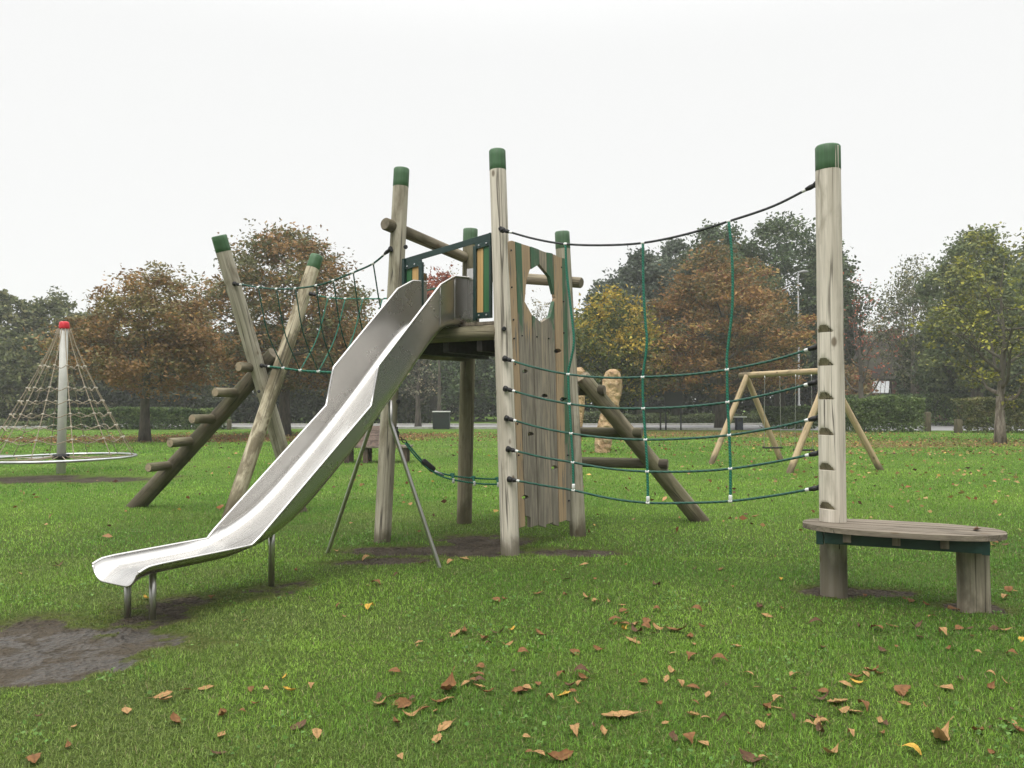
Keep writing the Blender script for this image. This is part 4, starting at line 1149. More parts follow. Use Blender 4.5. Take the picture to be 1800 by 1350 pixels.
def tree(name, label, X, Y, h, rx, cb, pal, n=6000, leaf=.2, cl=220, spread=None, seed=1, trunk=.2, bark='bark', shape=.75,
         limbs=9, sub=5, group=None, flat=.7, up=.35, droop=0.0, lean=(0, 0), inner=.35, aspect=.55, top_key=0.0, side_key=0.0, ry=None, cat='tree', vis=1.0):
    r = random.Random(seed); global rng
    rng = np.random.default_rng(seed + 1000)
    t = thing(name, label, cat, (X, Y, 0), 0, group)
    hc = h - cb; ph = [r.uniform(0, 6.28) for _ in range(6)]; ry = ry or rx
    def env(az, zt):      # crown radius at azimuth, relative height 0..1
        p = max(0, math.sin(PI * min(1, max(0, zt)) ** shape)) ** .55
        lobes = 1 + .17 * math.sin(3 * az + ph[0] + zt * 5) + .14 * math.sin(5 * az + ph[1] - zt * 9) + .13 * math.sin(2 * az + ph[2] + zt * 13)
        return p * lobes
    mb = MB(); tz = cb + hc * .80
    trunk_pts = [Vector((lean[0] * (k / 8) ** 1.5 + .05 * rx * math.sin(k * 1.1 + ph[3]) * (k / 8), lean[1] * k / 8 + .05 * rx * math.sin(k * .9 + ph[4]) * (k / 8), tz * k / 8)) for k in range(9)]
    trunk_pts[0].z = -.1
    rad = [trunk * (1.35 if k == 0 else 1.0) * (1 - max(0, (k / 8 - .1)) / .9) ** 1.25 + .012 for k in range(9)]
    mb.tube(trunk_pts, rad, 9)
    def tp(z):
        f = min(7.999, max(0, z / tz * 8)); i = int(f); return lerp(trunk_pts[i], trunk_pts[i + 1], f - i), lerp(rad[i], rad[i + 1], f - i)
    cents = []
    for k in range(limbs):
        f = (k + .5) / limbs; zs_ = cb * .95 + hc * .62 * f ** 1.1; az = k * 2.4 + r.uniform(-.5, .5)
        p, rr = tp(zs_); ze = min(h * .97, zs_ + hc * r.uniform(.10, .34) * (1.2 - .5 * f)); zt = (ze - cb) / hc
        e = env(az, zt) * .86; q_ = Vector((lean[0] * .7 + math.cos(az) * rx * e, lean[1] * .7 + math.sin(az) * ry * e, ze))
        m1 = lerp(p, q_, .35) + Vector((0, 0, -.02 * h + r.uniform(-.03, .03) * h)); m2 = lerp(p, q_, .7) + Vector((r.uniform(-.06, .06) * rx, r.uniform(-.06, .06) * rx, .02 * h))
        pts = spline([p, m1, m2, q_], 3); R0 = min(rr * .62, trunk * .5) * vis
        mb.tube(pts, [lerp(R0, .012, i / (len(pts) - 1)) for i in range(len(pts))], 6)
        cents.append(q_)
        for j in range(sub):
            s_ = r.uniform(.3, .95); i = int(s_ * (len(pts) - 1)); st = pts[i]
            az2 = az + r.uniform(-.95, .95); z2 = st.z + hc * r.uniform(-.10, .22); z2 = min(h * .98, max(cb * .85, z2)); zt = (z2 - cb) / hc
            e = env(az2, zt) * r.uniform(.6, 1.0); q2 = Vector((lean[0] * .7 + math.cos(az2) * rx * e, lean[1] * .7 + math.sin(az2) * ry * e, z2 - droop * r.uniform(0, .3)))
            mm = lerp(st, q2, .5) + Vector((r.uniform(-.05, .05) * rx, r.uniform(-.05, .05) * rx, .02 * h))
            mb.tube(spline([st, mm, q2], 3), [R0 * .45 * (1 - s_ * .5), R0 * .33 * (1 - s_ * .5), R0 * .28, R0 * .2, R0 * .14, R0 * .1, .008], 5, cap=False)
            cents += [q2, lerp(mm, q2, .5)]
            for _ in range(2):
                q3 = q2 + Vector((r.uniform(-.16, .16) * rx, r.uniform(-.16, .16) * rx, r.uniform(-.06, .08) * hc))
                mb.tube([lerp(mm, q2, r.uniform(.3, .8)), lerp(mm, q3, .6), q3], [R0 * .16, R0 * .1, .006], 4, cap=False)
    mb.build('trunk', M[bark], t, Matrix.Translation((X, Y, 0)))
    if n > 0:
        cents = np.array([tuple(c) for c in cents])
        extra = []
        while len(extra) < cl:
            zt = r.random(); az = r.uniform(0, 2 * PI); e = env(az, zt)
            if r.random() > .15 + .85 * e: continue
            f = (inner + (1 - inner) * r.random() ** .55)
            if math.sin(az * 3 + zt * 9 + ph[5]) + math.sin(az * 7 - zt * 15) + r.random() < -.9: continue
            extra.append((lean[0] * .7 + math.cos(az) * rx * e * f, lean[1] * .7 + math.sin(az) * ry * e * f, cb + hc * zt))
        ctr = np.concatenate([cents, np.array(extra)])
        spread = spread or rx * .15
        k = rng.integers(0, len(ctr), n)
        wgt = .45 + .9 * rng.random(len(ctr)) ** 1.5
        off = np.clip(rng.normal(size=(n, 3)), -1.7, 1.7) * spread * wgt[k][:, None]; off[:, 2] *= flat
        cen = ctr[k] + off; cen = cen[cen[:, 2] > cb * .55]; k = k[:len(cen)]
        ckey = np.clip(rng.random(len(ctr)) + top_key * ((ctr[:, 2] - cb) / hc - .5) + side_key * ctr[:, 0] / rx, 0, 1)
        cb_ = .72 + .56 * rng.random(len(ctr))
        col = pick(pal, len(cen), ckey[k]) * (1.3 * cb_[k] * (.75 + .5 * rng.random(len(cen))))[:, None]
        V, L, S, T, Cc = leaf_quads(cen, np.full(len(cen), leaf), col, up, aspect, droop)
        link('crown', np_mesh(V, L, S, T, [M['leaf']], Cc), t, Matrix.Translation((X, Y, 0)))
    return t

def px_tree(px, top, Y, halfpx, **kw):
    X = (px - 900) * Y / F; h = at(px, top, Y).z
    return X, Y, h, halfpx * Y / F

OR = [((.19, .110, .045), 3), ((.24, .140, .050), 2), ((.15, .095, .042), 3), ((.165, .135, .055), 3), ((.12, .110, .048), 2), ((.21, .17, .07), 1)]
OR2 = [((.20, .115, .046), 2.4), ((.25, .150, .055), 1.6), ((.15, .10, .042), 2), ((.135, .125, .052), 3), ((.10, .105, .046), 3)]
OR3 = [((.082, .080, .036), 2), ((.135, .105, .042), 2.5), ((.19, .115, .044), 3), ((.235, .13, .045), 2.6), ((.16, .072, .036), 1.4), ((.28, .20, .065), 1)]
DK = [((.042, .064, .028), 3), ((.060, .088, .036), 3), ((.085, .112, .046), 2)]
DKB = [((.048, .064, .044), 3), ((.068, .088, .058), 3), ((.10, .12, .078), 1)]
OLV = [((.085, .100, .040), 3), ((.115, .125, .052), 3), ((.060, .075, .032), 2), ((.16, .155, .065), 1.5)]
YG = [((.055, .070, .022), 3), ((.075, .090, .024), 3), ((.15, .15, .03), 2), ((.30, .25, .04), 2.0), ((.40, .28, .045), 1.3)]
PALE = [((.20, .19, .13), 2), ((.15, .145, .10), 2), ((.24, .20, .12), 1)]
BIR = [((.10, .115, .055), 3), ((.15, .15, .075), 2), ((.075, .09, .045), 2), ((.20, .18, .08), 1)]
RED = [((.26, .075, .04), 3), ((.32, .12, .07), 2), ((.18, .06, .035), 2)]
RGT = [((.075, .10, .042), 3), ((.105, .13, .052), 3), ((.12, .14, .05), 2), ((.22, .22, .05), 1.2)]

tree('chestnut_tree', 'rusty brown chestnut tree in front of the clipped hedge, right of the rope pyramid', *px_tree(256, 462, 32, 118), cb=1.9, pal=OR, n=22000, leaf=.168, cl=190, spread=.38, seed=3, trunk=.19, flat=.5, up=.45, group='autumn chestnut trees', bark='bark', top_key=.3, aspect=.42, shape=.62)
tree('chestnut_tree', 'large orange and olive chestnut tree behind the crossed logs', *px_tree(500, 406, 38, 156), cb=2.2, pal=OR2, n=34000, leaf=.20, cl=300, spread=.52, seed=8, trunk=.26, flat=.5, up=.45, group='autumn chestnut trees', side_key=-.15, aspect=.42, shape=.62)
tree('chestnut_tree', 'rusty chestnut tree behind the green scramble net', *px_tree(1268, 436, 46, 142), cb=2.0, pal=OR3, n=30000, leaf=.22, cl=240, spread=.50, seed=12, trunk=.33, flat=.45, up=.45, group='autumn chestnut trees', aspect=.42, shape=.60)
tree('maple_tree', 'rounded yellow and green tree beside the plank climbing wall', *px_tree(1066, 520, 45, 92), cb=1.4, pal=YG, n=17000, leaf=.21, cl=240, spread=.42, seed=15, trunk=.22, top_key=.75, side_key=.25, flat=.8, shape=.8)
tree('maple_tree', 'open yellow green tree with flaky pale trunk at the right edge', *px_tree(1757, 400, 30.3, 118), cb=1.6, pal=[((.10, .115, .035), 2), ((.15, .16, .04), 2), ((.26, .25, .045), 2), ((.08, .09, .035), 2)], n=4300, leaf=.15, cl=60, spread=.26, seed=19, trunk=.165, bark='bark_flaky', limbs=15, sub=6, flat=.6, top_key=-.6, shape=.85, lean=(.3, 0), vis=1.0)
# big green trees beyond the road
GT = 'tall green trees beyond the road'
for args in (
    ('broad dark green tree, tallest behind the rusty chestnut', 1372, 390, 62, 120, DK, 21),
    ('dark green tree above the rusty chestnut between net ropes', 1262, 396, 64, 84, DK, 22),
    ('dull green tree rising above the yellow and green tree', 1130, 446, 62, 76, DKB, 23),
    ('green tree top between two dark trees over the net', 1190, 428, 66, 66, DKB, 24),
    ('dark tree just right of the tall pole top', 1455, 418, 63, 50, DK, 25),
    ('tall green tree behind the open yellow green tree', 1718, 404, 52, 86, RGT, 26),
    ('green tree at the right border of the view', 1835, 410, 55, 95, RGT, 27),
    ('small dark tree left of the dull green tree', 1055, 498, 66, 44, DKB, 39)):
    lab, px, top, Y, hw, pal, sd_ = args
    X, Yd, h, rx = px_tree(px, top, Y, hw)
    tree('broadleaf_tree', lab, X, Yd, h, rx, cb=h * .20, pal=pal, n=34000 if hw > 62 else 18000, leaf=.29 if Yd > 60 else .25, cl=300 if hw > 62 else 190, spread=rx * .13, seed=sd_, trunk=.4, limbs=11, sub=5, group=GT, flat=.75, inner=.2)
tree('birch_tree', 'pale drooping birch tree to the left of the green tree', *px_tree(1606, 452, 60, 62), cb=2.5, pal=BIR, n=10000, leaf=.2, cl=130, spread=.42, seed=29, trunk=.22, bark='bark_pale', limbs=12, sub=5, flat=1.5, droop=.6, up=0, shape=.8)
tree('cherry_tree', 'nearly bare tree with red leaves right of the tall pole', *px_tree(1515, 462, 50, 62), cb=1.6, pal=RED, n=500, leaf=.16, cl=6, spread=.35, seed=31, trunk=.17, bark='bark', limbs=10, sub=6, shape=.7, top_key=0, lean=(-.4, 0), vis=.8)
tree('copper_shrub', 'rust coloured shrub beside the red brick house', *px_tree(1497, 640, 57, 42), cb=.4, pal=OR, n=2200, leaf=.25, cl=90, spread=.35, seed=33, trunk=.1, cat='shrub')
tree('copper_shrub', 'low rust coloured shrub in front of the red brick house', *px_tree(1522, 664, 59, 24), cb=.3, pal=OR, n=700, leaf=.22, cl=50, spread=.25, seed=34, trunk=.08, cat='shrub')
# left wood
WG = 'olive green trees of the wood at left'
for lab, px, top, Y, hw, sd_ in (
    ('olive tree at the left border of the wood', 12, 514, 60, 62, 41), ('rounded olive tree second from the left border', 92, 512, 62, 58, 42),
    ('greyish olive tree between the mast and the rusty chestnut', 168, 548, 64, 58, 43), ('olive tree low behind the rusty chestnut', 330, 545, 66, 62, 44),
    ('grey olive tree nearest the left border', -70, 505, 58, 70, 45), ('bushy olive tree low at the foot of the wood', 48, 590, 56, 60, 46)):
    X, Yd, h, rx = px_tree(px, top, Y, hw)
    tree('woodland_tree', lab, X, Yd, h, rx, cb=h * .12, pal=OLV, n=16000, leaf=.30, cl=230, spread=rx * .14, seed=sd_, trunk=.25, limbs=10, group=WG, flat=.8, inner=.2)
BT = 'bare pale trees in the distance'
for lab, px, top, Y, hw, n, sd_ in (
    ('bare forked tree rising behind the wood at left', 108, 500, 78, 26, 500, 51), ('thin bare tree left of the rusty chestnut top', 160, 505, 80, 28, 700, 52),
    ('grey feathery tree seen under the guard rail', 738, 462, 82, 26, 1500, 53), ('grey feathery tree seen just above the slide top', 795, 452, 84, 34, 1700, 54),
    ('grey bare tree seen through the hole in the plank wall', 945, 508, 78, 34, 1300, 55), ('pale thin tree behind the birch and the house', 1535, 545, 85, 40, 2200, 56)):
    X, Yd, h, rx = px_tree(px, top, Y, hw)
    tree('bare_tree', lab, X, Yd, h, rx, cb=h * .25, pal=PALE, n=n, leaf=.24, cl=40, spread=rx * .16, seed=sd_, trunk=.16, bark='bark_pale', limbs=12, sub=6, group=BT, shape=.7)
tree('red_tree', 'small red leaved tree seen above the slide top', *px_tree(772, 474, 52, 36), cb=6.2, pal=RED, n=3200, leaf=.24, cl=90, spread=.3, seed=58, trunk=.12, limbs=8)
DT = 'dark trees in the shade behind the tower'
for lab, px, top, Y, hw, n, sd_ in (
    ('dark twiggy tree standing under the slide', 735, 585, 50, 42, 500, 61), ('dark evergreen tree behind the rear tower post', 830, 575, 66, 60, 6000, 62),
    ('dark evergreen tree behind the plank wall', 920, 588, 64, 55, 6000, 63), ('dark evergreen tree behind the slide', 660, 560, 68, 60, 6500, 64), ('dull olive tree behind the net bridge', 620, 505, 70, 48, 6500, 65),
    ('dark evergreen bush right of the hedge gap', 1690, 610, 56, 66, 8000, 66), ('dark evergreen tree behind the right hand hedge', 1790, 600, 57, 60, 7000, 67), ('dark conifer in front of the brick house', 1628, 580, 61, 40, 7000, 68)):
    X, Yd, h, rx = px_tree(px, top, Y, hw)
    tree('evergreen_tree' if n > 1000 else 'twiggy_tree', lab, X, Yd, h, rx, cb=.5 if n > 1000 else 1.6, pal=DK if n > 1000 else PALE, n=n, leaf=.32 if n > 1000 else .15, cl=170 if n > 1000 else 20, spread=rx * .15, seed=sd_, trunk=.17, limbs=11, sub=5, group=DT, inner=.2)

rng = np.random.default_rng(5)
def leafy_box(n, x0, x1, y0, y1, zf, pal, leaf, gap=.0):
    x = x0 + (x1 - x0) * rng.random(n); y = y0 + (y1 - y0) * rng.random(n)
    top = zf(x); z = top * rng.random(n) ** .7
    face = rng.random(n)
    bul = .35 * (fbm(x * 1.0, z * 1.3, .8, 81) - .5) * min(1.2, (y1 - y0)); y = np.where(face < .45, y0 + bul + np.abs(rng.normal(size=n)) * .12 * (y1 - y0), y); z = np.where(face > .78, top - np.abs(rng.normal(size=n)) * .07, z)
    x = x + rng.normal(size=n) * .05; z = np.maximum(z, .05) + rng.normal(size=n) * .03
    cen = np.stack([x, y, z], -1)
    key = np.clip(fbm(x * 1.3, z * 1.7 + y, .55, 77) * 1.3 - .15, 0, 1)
    col = pick(pal, n, key) * (.65 + .7 * rng.random(n))[:, None]
    return leaf_quads(cen, np.full(n, leaf), col, .2, .6)
mass_ = [((.040, .045, .022), 3), ((.060, .062, .030), 3), ((.085, .080, .042), 2)]
HG = [((.032, .050, .018), 3), ((.050, .080, .024), 3), ((.075, .105, .032), 2), ((.11, .14, .05), 1)]
HG2 = [((.055, .062, .022), 3), ((.080, .085, .030), 3), ((.11, .105, .04), 2), ((.15, .11, .05), 1)]
def hedge(label, pxa, pxb, Y, ytop, depth, pal, n, leaf, seed, skirt=.0):
    x0, x1 = (pxa - 900) * Y / F, (pxb - 900) * Y / F; zt_ = at(900, ytop, Y).z
    t = thing('hedge', label, 'hedge', ((x0 + x1) / 2, Y, 0), 0, 'clipped hedges along the park edge')
    zf = lambda x: zt_ * (.86 + .17 * fbm(x, x * 0, 1.1, seed) + .10 * fbm(x, x * 0 + 5, .3, seed + 1))
    V, L, S, T, Cc = leafy_box(n, x0, x1, Y, Y + depth, zf, [(tuple(1.7 * q for q in c), w_) for c, w_ in pal], leaf)
    link('foliage', np_mesh(V, L, S, T, [M['leaf']], Cc), t)
    mb = MB(); x = x0 + .2
    while x < x1 - .1:
        y = Y + depth * R.uniform(.3, .7); mb.tube([(x, y, -.05), (x + R.uniform(-.1, .1), y, zt_ * .45), (x + R.uniform(-.25, .25), y + R.uniform(-.2, .2), zt_ * .88)], [.035, .025, .008], 5, cap=False); x += R.uniform(.25, .55)
    mb.build('stem', M['bark'], t)
hedge('long dark clipped hedge behind the rusty chestnut at left', 84, 392, 46, 719, 1.4, HG, 17000, .14, 3)
hedge('thick green hedge to the left of the hedge gap', 1478, 1626, 41.5, 699, 1.5, [((.040, .062, .022), 2), ((.065, .095, .030), 3), ((.095, .13, .042), 3), ((.14, .17, .07), 1)], 11000, .13, 4)
hedge('brownish green hedge to the right of the hedge gap', 1698, 1900, 41.0, 701, 1.5, HG2, 11000, .13, 5)
hedge('low dark hedge in front of the brick house', 1480, 1740, 53.0, 694, 1.0, HG, 6000, .16, 6)
hedge('dark low hedge behind the swing frame', 1345, 1440, 47.0, 716, 1.2, HG, 5000, .16, 8)

def mass(name, label, n, x0, x1, y0, y1, zf, pal, leaf):
    V, L, S, T, Cc = leafy_box(n, x0, x1, y0, y1, zf, pal, leaf)
    tag(link(name, np_mesh(V, L, S, T, [M['leaf']], Cc)), label, name.replace('_', ' '), kind='stuff')
UG = [((.022, .028, .014), 4), ((.034, .042, .020), 3), ((.050, .052, .026), 2), ((.070, .060, .032), 1)]
mass('undergrowth', 'dark tangled woodland undergrowth beyond the road', 80000, -62, 62, 69, 75, lambda x: 3.6 + 3.8 * fbm(x, x * 0, 5.0, 12) + 1.2 * fbm(x, x * 0 + 3, 1.3, 14), UG, .45)
mass('undergrowth', 'dull brownish wood edge far behind the road', 120000, -85, 85, 88, 93, lambda x: 5.0 + 5.0 * fbm(x, x * 0, 7.0, 22) + 1.5 * fbm(x, x * 0 + 3, 1.7, 24), mass_, .6)
def belt(label, n, pts, h0):
    V_, L_, S_, T_, C_ = [], [], [], [], []
    p, q = Vector(pts[0]), Vector(pts[1]); d = q - p; L0 = d.length
    V, L, S, T, Cc = leafy_box(n, 0, L0, 0, 6, lambda x: h0 + 4.5 * fbm(x, x * 0, 7.0, 32) + 1.5 * fbm(x, x * 0 + 2, 1.8, 34), UG, .8)
    a = math.atan2(d.y, d.x)
    tag(link('woodland', np_mesh(V, L, S, T, [M['leaf']], Cc), None, Matrix.Translation(p) @ Matrix.Rotation(a, 4, 'Z')), label, 'woodland', kind='stuff')
belt('dark belt of trees on the right side of the park, mirrored in the steel slide', 22000, ((30, 34, 0), (29, -26, 0)), 10.5)
belt('dark belt of trees on the near side of the park, mirrored in the steel slide', 16000, ((30, -30, 0), (-40, -30, 0)), 9.0)
mass('undergrowth', 'dark shrubs at the foot of the wood behind the left hedge', 22000, -36, -6, 57.5, 61, lambda x: .9 + 2.6 * fbm(x, x * 0, 4.0, 16), UG, .32)
mass('ground_cover', 'low pale green weeds on the verge across the road', 16000, 3, 24, 56.0, 60, lambda x: .25 + .9 * fbm(x, x * 0, 1.6, 18), [((.10, .13, .05), 3), ((.07, .09, .035), 3), ((.16, .17, .08), 1)], .17)
mass('ground_cover', 'pale rough grass at the foot of the wood at left', 9000, -46, -27, 52, 57, lambda x: .15 + .45 * fbm(x, x * 0, 1.6, 19), [((.15, .17, .07), 3), ((.10, .13, .045), 3), ((.20, .19, .10), 1)], .16)

# ================================================================== HOUSE
brick, nt, b = new_mat('red brick')
tc = nd(nt, 'ShaderNodeTexCoord'); mp = nd(nt, 'ShaderNodeMapping', {'Vector': tc.outputs['Object'], 'Rotation': (PI / 2, 0, 0)})
bt = nd(nt, 'ShaderNodeTexBrick', {'Vector': mp.outputs[0], 'Color1': c4((.23, .085, .055)), 'Color2': c4((.16, .06, .045)), 'Mortar': c4((.26, .22, .19)), 'Scale': 4.4, 'Mortar Size': .02})
nt.links.new(mixc(nt, ramp(nt, noise(nt, tc.outputs['Object'], .8, 4), .4, .7, 0, .5), bt.outputs[0], (.10, .05, .04)), b.inputs['Base Color']); b.inputs['Roughness'].default_value = .9
tile, nt, b = new_mat('brown roof tiles')
tc = nd(nt, 'ShaderNodeTexCoord'); bt = nd(nt, 'ShaderNodeTexBrick', {'Vector': tc.outputs['Object'], 'Color1': c4((.050, .038, .033)), 'Color2': c4((.036, .029, .026)), 'Mortar': c4((.02, .017, .015)), 'Scale': 3.2, 'Mortar Size': .03})
nt.links.new(mixc(nt, ramp(nt, noise(nt, tc.outputs['Object'], .7, 4), .4, .7, 0, .5), bt.outputs[0], (.07, .075, .05)), b.inputs['Base Color']); b.inputs['Roughness'].default_value = .95; b.inputs['Specular IOR Level'].default_value = .05
hx, hy = (1565 - 900) * 66 / F, 66.0
M['panel_pale'] = plain('pale roof panel', (.46, .47, .47), .5)
house = thing('brick_house', 'red brick house with brown tiled roof half hidden by trees', 'house', (hx, hy, 0))
W2, D2, zE, zRg = 4.6, 3.8, 3.6, 6.6
mb = MB(); mb.box((0, D2, zE / 2), (W2 * 2, D2 * 2, zE))
for sx in (-1, 1):
    x = sx * (W2 - .02)
    mb.add([(x, .05, zE), (x, 2 * D2 - .05, zE), (x, D2, zRg - .15), (x - sx * .25, .05, zE), (x - sx * .25, 2 * D2 - .05, zE), (x - sx * .25, D2, zRg - .15)], [(0, 1, 2), (5, 4, 3), (0, 2, 5, 3), (1, 4, 5, 2)])
mb.build('wall', brick, house, Matrix.Translation((hx, hy, 0)))
mb = MB()
for sy in (-1, 1):
    y0, y1 = (D2 - sy * (D2 + .45)), D2
    vs = [(-W2 - .3, y0, zE - .32), (W2 + .3, y0, zE - .32), (W2 + .3, y1, zRg), (-W2 - .3, y1, zRg)]
    vs += [(x, y, z + .14) for x, y, z in vs]
    mb.add(vs, [(0, 1, 2, 3), (7, 6, 5, 4), (0, 4, 5, 1), (1, 5, 6, 2), (2, 6, 7, 3), (3, 7, 4, 0)])
roof = mb.build('roof', tile, house, Matrix.Translation((hx, hy, 0)))
mb = MB(); mb.box((2.4, D2 + .3, zRg + .35), (.8, .55, 1.5)); mb.box((2.4, D2 + .3, zRg + 1.15), (.9, .65, .12)); mb.build('chimney', brick, roof, Matrix.Translation((hx, hy, 0)))
glass = plain('dark window glass', (.03, .035, .04), .12, 0, .2, 2, .6)
for wx in (-3.2, -.6, 3.0):
    mb = MB()
    for dx, dz, w, h_ in ((-.6, 0, .08, 1.3), (.6, 0, .08, 1.3), (0, .61, 1.28, .08), (0, -.61, 1.28, .08), (0, 0, .06, 1.2)): mb.box((wx + dx, -.02, 2.0 + dz), (w, .08, h_))
    wdw = mb.build('window', M['white'], house, Matrix.Translation((hx, hy, 0)))
    mb = MB(); mb.box((wx, .0, 2.0), (1.15, .03, 1.16)); mb.build('pane', glass, wdw, Matrix.Translation((hx, hy, 0)))
lx, ly = (1547 - 900) * 55.2 / F, 55.2
lean = thing('lean_to', 'glazed lean to with pale sloping roof panels beside the house', 'lean to', (lx, ly, 0))
zlo, zhi = at(1555, 690, 55.2).z, at(1570, 670, 56.8).z
for k in range(4):
    x0, x1 = -.55 + k * .29, -.55 + k * .29 + .25
    sh = .80
    vs = [(lx + x0, ly, zlo), (lx + x1, ly, zlo), (lx + x1 + sh, ly + 1.6, zhi), (lx + x0 + sh, ly + 1.6, zhi)]; vs += [(x, y, z - .05) for x, y, z in vs]
    mb = MB(); mb.add(vs, [(0, 1, 2, 3), (7, 6, 5, 4), (0, 4, 5, 1), (1, 5, 6, 2), (2, 6, 7, 3), (3, 7, 4, 0)]); mb.build('roof_panel', M['panel_pale'], lean)
mb = MB()
for x in (-.45, .2, .88): mb.box((lx + x, ly + .06, zlo / 2 - .05), (.07, .07, zlo))
for x in (.2, .85, 1.45): mb.box((lx + x, ly + 1.55, zhi / 2 - .06), (.07, .07, zhi))
mb.build('timber_frame', M['frame_dark2'], lean)

# ================================================================== FALLEN LEAVES
def leaf_mesh(seed, col):
    r = random.Random(seed); n, m_ = 13, 7; vs, cs = [], []
    curl, fold, tw = r.uniform(-1.6, 1.6), r.uniform(.2, 1.1), r.uniform(-.9, .9)
    wmax = r.uniform(.20, .34); peak = r.uniform(.45, .65)
    for i in range(n + 1):
        t = i / n; w = wmax * (math.sin(PI * t ** (math.log(.5) / math.log(peak))) ** .8 + .04) * (1 + r.uniform(-.22, .16))
        ang = curl * (t - .5); x = (t - .5) * (1 - .08 * abs(curl)); z = abs(curl) * .22 * (1 - (2 * t - 1) ** 2) * (1 if curl > 0 else .35) + .05
        if curl < 0: z = abs(curl) * .22 * (2 * t - 1) ** 2 + .03
        for j in range(m_):
            s = (j / (m_ - 1) - .5) * 2; a = fold * s + tw * (t - .5)
            vs.append((x, w * math.sin(a) / max(.35, fold) * .9 if fold > .3 else w * s, z + w * (1 - math.cos(a)) * .9 + r.uniform(-.022, .022)))
            f = r.uniform(.75, 1.2) * (.7 if j == m_ // 2 else 1); cs.append([c * f for c in col])
    q = [(i * m_ + j, i * m_ + j + 1, (i + 1) * m_ + j + 1, (i + 1) * m_ + j) for i in range(n) for j in range(m_ - 1)]
    # stalk
    b0 = len(vs)
    for k in range(3):
        vs += [(-.5 - k * .12, .012, vs[2][2] + .02 * k), (-.5 - k * .12, -.012, vs[2][2] + .02 * k)]; cs += [[c * .7 for c in col]] * 2
    q += [(b0, b0 + 1, b0 + 3, b0 + 2), (b0 + 2, b0 + 3, b0 + 5, b0 + 4)]
    return np_mesh(np.array(vs), np.array(q).ravel(), np.arange(len(q)) * 4, np.full(len(q), 4), [M['dead']], np.array(cs), smooth=True)
KIND = {'rust': ((.185, .088, .034), 'curled rust brown fallen leaf lying on the short grass'),
        'tan': ((.34, .20, .085), 'pale tan dry fallen leaf lying on the short grass'),
        'dark': ((.11, .060, .033), 'dark brown shrivelled fallen leaf lying on the short grass'),
        'yellow': ((.50, .30, .05), 'yellow fallen leaf lying on the short grass')}
meshes = {k: [leaf_mesh(i * 17 + hash_, c) for i in range(6)] for (k, (c, _)), hash_ in zip(KIND.items(), (1, 200, 400, 600))}
def put_leaf(kind, x, y, size, label=None, z=None, rz=None):
    o = bpy.data.objects.new('fallen_leaf', R.choice(meshes[kind])); COL.objects.link(o)
    gz = float(ground_z(np.array([x]), np.array([y]))[0]) if z is None else z
    o.location = (x, y, gz + (.010 if z is None else .002)); s = size
    o.scale = (s, s * R.uniform(.8, 1.25), s * R.uniform(.7, 1.2))
    o.rotation_euler = (R.uniform(-.35, .35), R.uniform(-.25, .25), R.uniform(0, 6.28) if rz is None else rz)
    return tag(o, label or KIND[kind][1], 'leaf', 'fallen leaves on the grass')
special = [(1472, 1240, 'tan', .16, 'large pale tan leaf with torn edge, biggest on the lawn below the bench'),
    (1655, 1306, 'tan', .21, 'long tan leaf lying sideways near the lower right corner'),
    (790, 1216, 'rust', .20, 'long rust brown leaf lying alone on the lawn below the slide brace'),
    (992, 1224, 'yellow', .10, 'orange yellow leaf standing upright in the grass below the tower'),
    (508, 1218, 'yellow', .085, 'small bright orange leaf below the mid slide leg'),
    (222, 1253, 'tan', .10, 'lone pale tan leaf on the grass at lower left below the mud'),
    (652, 1072, 'yellow', .10, 'yellow leaf resting on a tan leaf near the right slide brace foot'),
    (1190, 1112, 'rust', .18, 'rust leaf heap right of the middle of the lawn'),
    (1090, 1265, 'tan', .18, 'long pinkish tan leaf low in the middle of the lawn'),
    (980, 1340, 'rust', .16, 'large rust leaf at the bottom edge of the view'),
    (1012, 1293, 'tan', .10, 'triangular pale leaf low in the middle of the lawn'),
    (60, 1340, 'rust', .10, 'dark red leaf in the lower left corner')]
cnt = 0
for px, py, k, s, lab in special:
    g = G(px, py); put_leaf(k, g.x, g.y, s, lab); cnt += 1
gg = at(1717, 930, 6.0); put_leaf('dark', gg.x, gg.y, .10, 'reddish brown leaf resting on the right end of the oval bench', z=.578)
cnt += 1
known = [(700, 1185), (905, 1110), (880, 1115), (955, 1118), (890, 1135), (1010, 1150), (1055, 1145), (1095, 1110), (1120, 1130), (1020, 1190), (1180, 1185), (1210, 1160),
    (1270, 1168), (1320, 1190), (1400, 1192), (1500, 1195), (1530, 1185), (1590, 1220), (1660, 1215), (1355, 1250), (1250, 1270), (1325, 1283), (1180, 1305), (1240, 1315), (1495, 1300), (1710, 1290),
    (1400, 1135), (1430, 1100), (1350, 1085), (1610, 1105), (1660, 1120), (1570, 1105), (1545, 1110), (1760, 1110), (1785, 1155), (1300, 1140), (1225, 1075), (1160, 1075), (1340, 1070),
    (890, 1055), (940, 1045), (1000, 1020), (1040, 1060), (1100, 1080), (1150, 1030), (1100, 1065), (655, 1030), (690, 1015), (720, 1245), (535, 1280), (395, 1260), (430, 1095), (300, 1270),
    (845, 1125), (870, 1058), (520, 1005), (180, 990), (40, 1010), (590, 970), (640, 985), (1520, 1250), (1745, 1190), (1470, 1330), (1330, 1345), (1750, 1330), (545, 1295), (670, 1240), (705, 1275)]
def kind_of(): return R.choices(('rust', 'tan', 'dark', 'yellow'), (5.5, 5, 2.2, .45))[0]
for px, py in known:
    g = G(px, py); put_leaf(kind_of(), g.x + R.uniform(-.03, .03), g.y, R.uniform(.06, .125)); cnt += 1
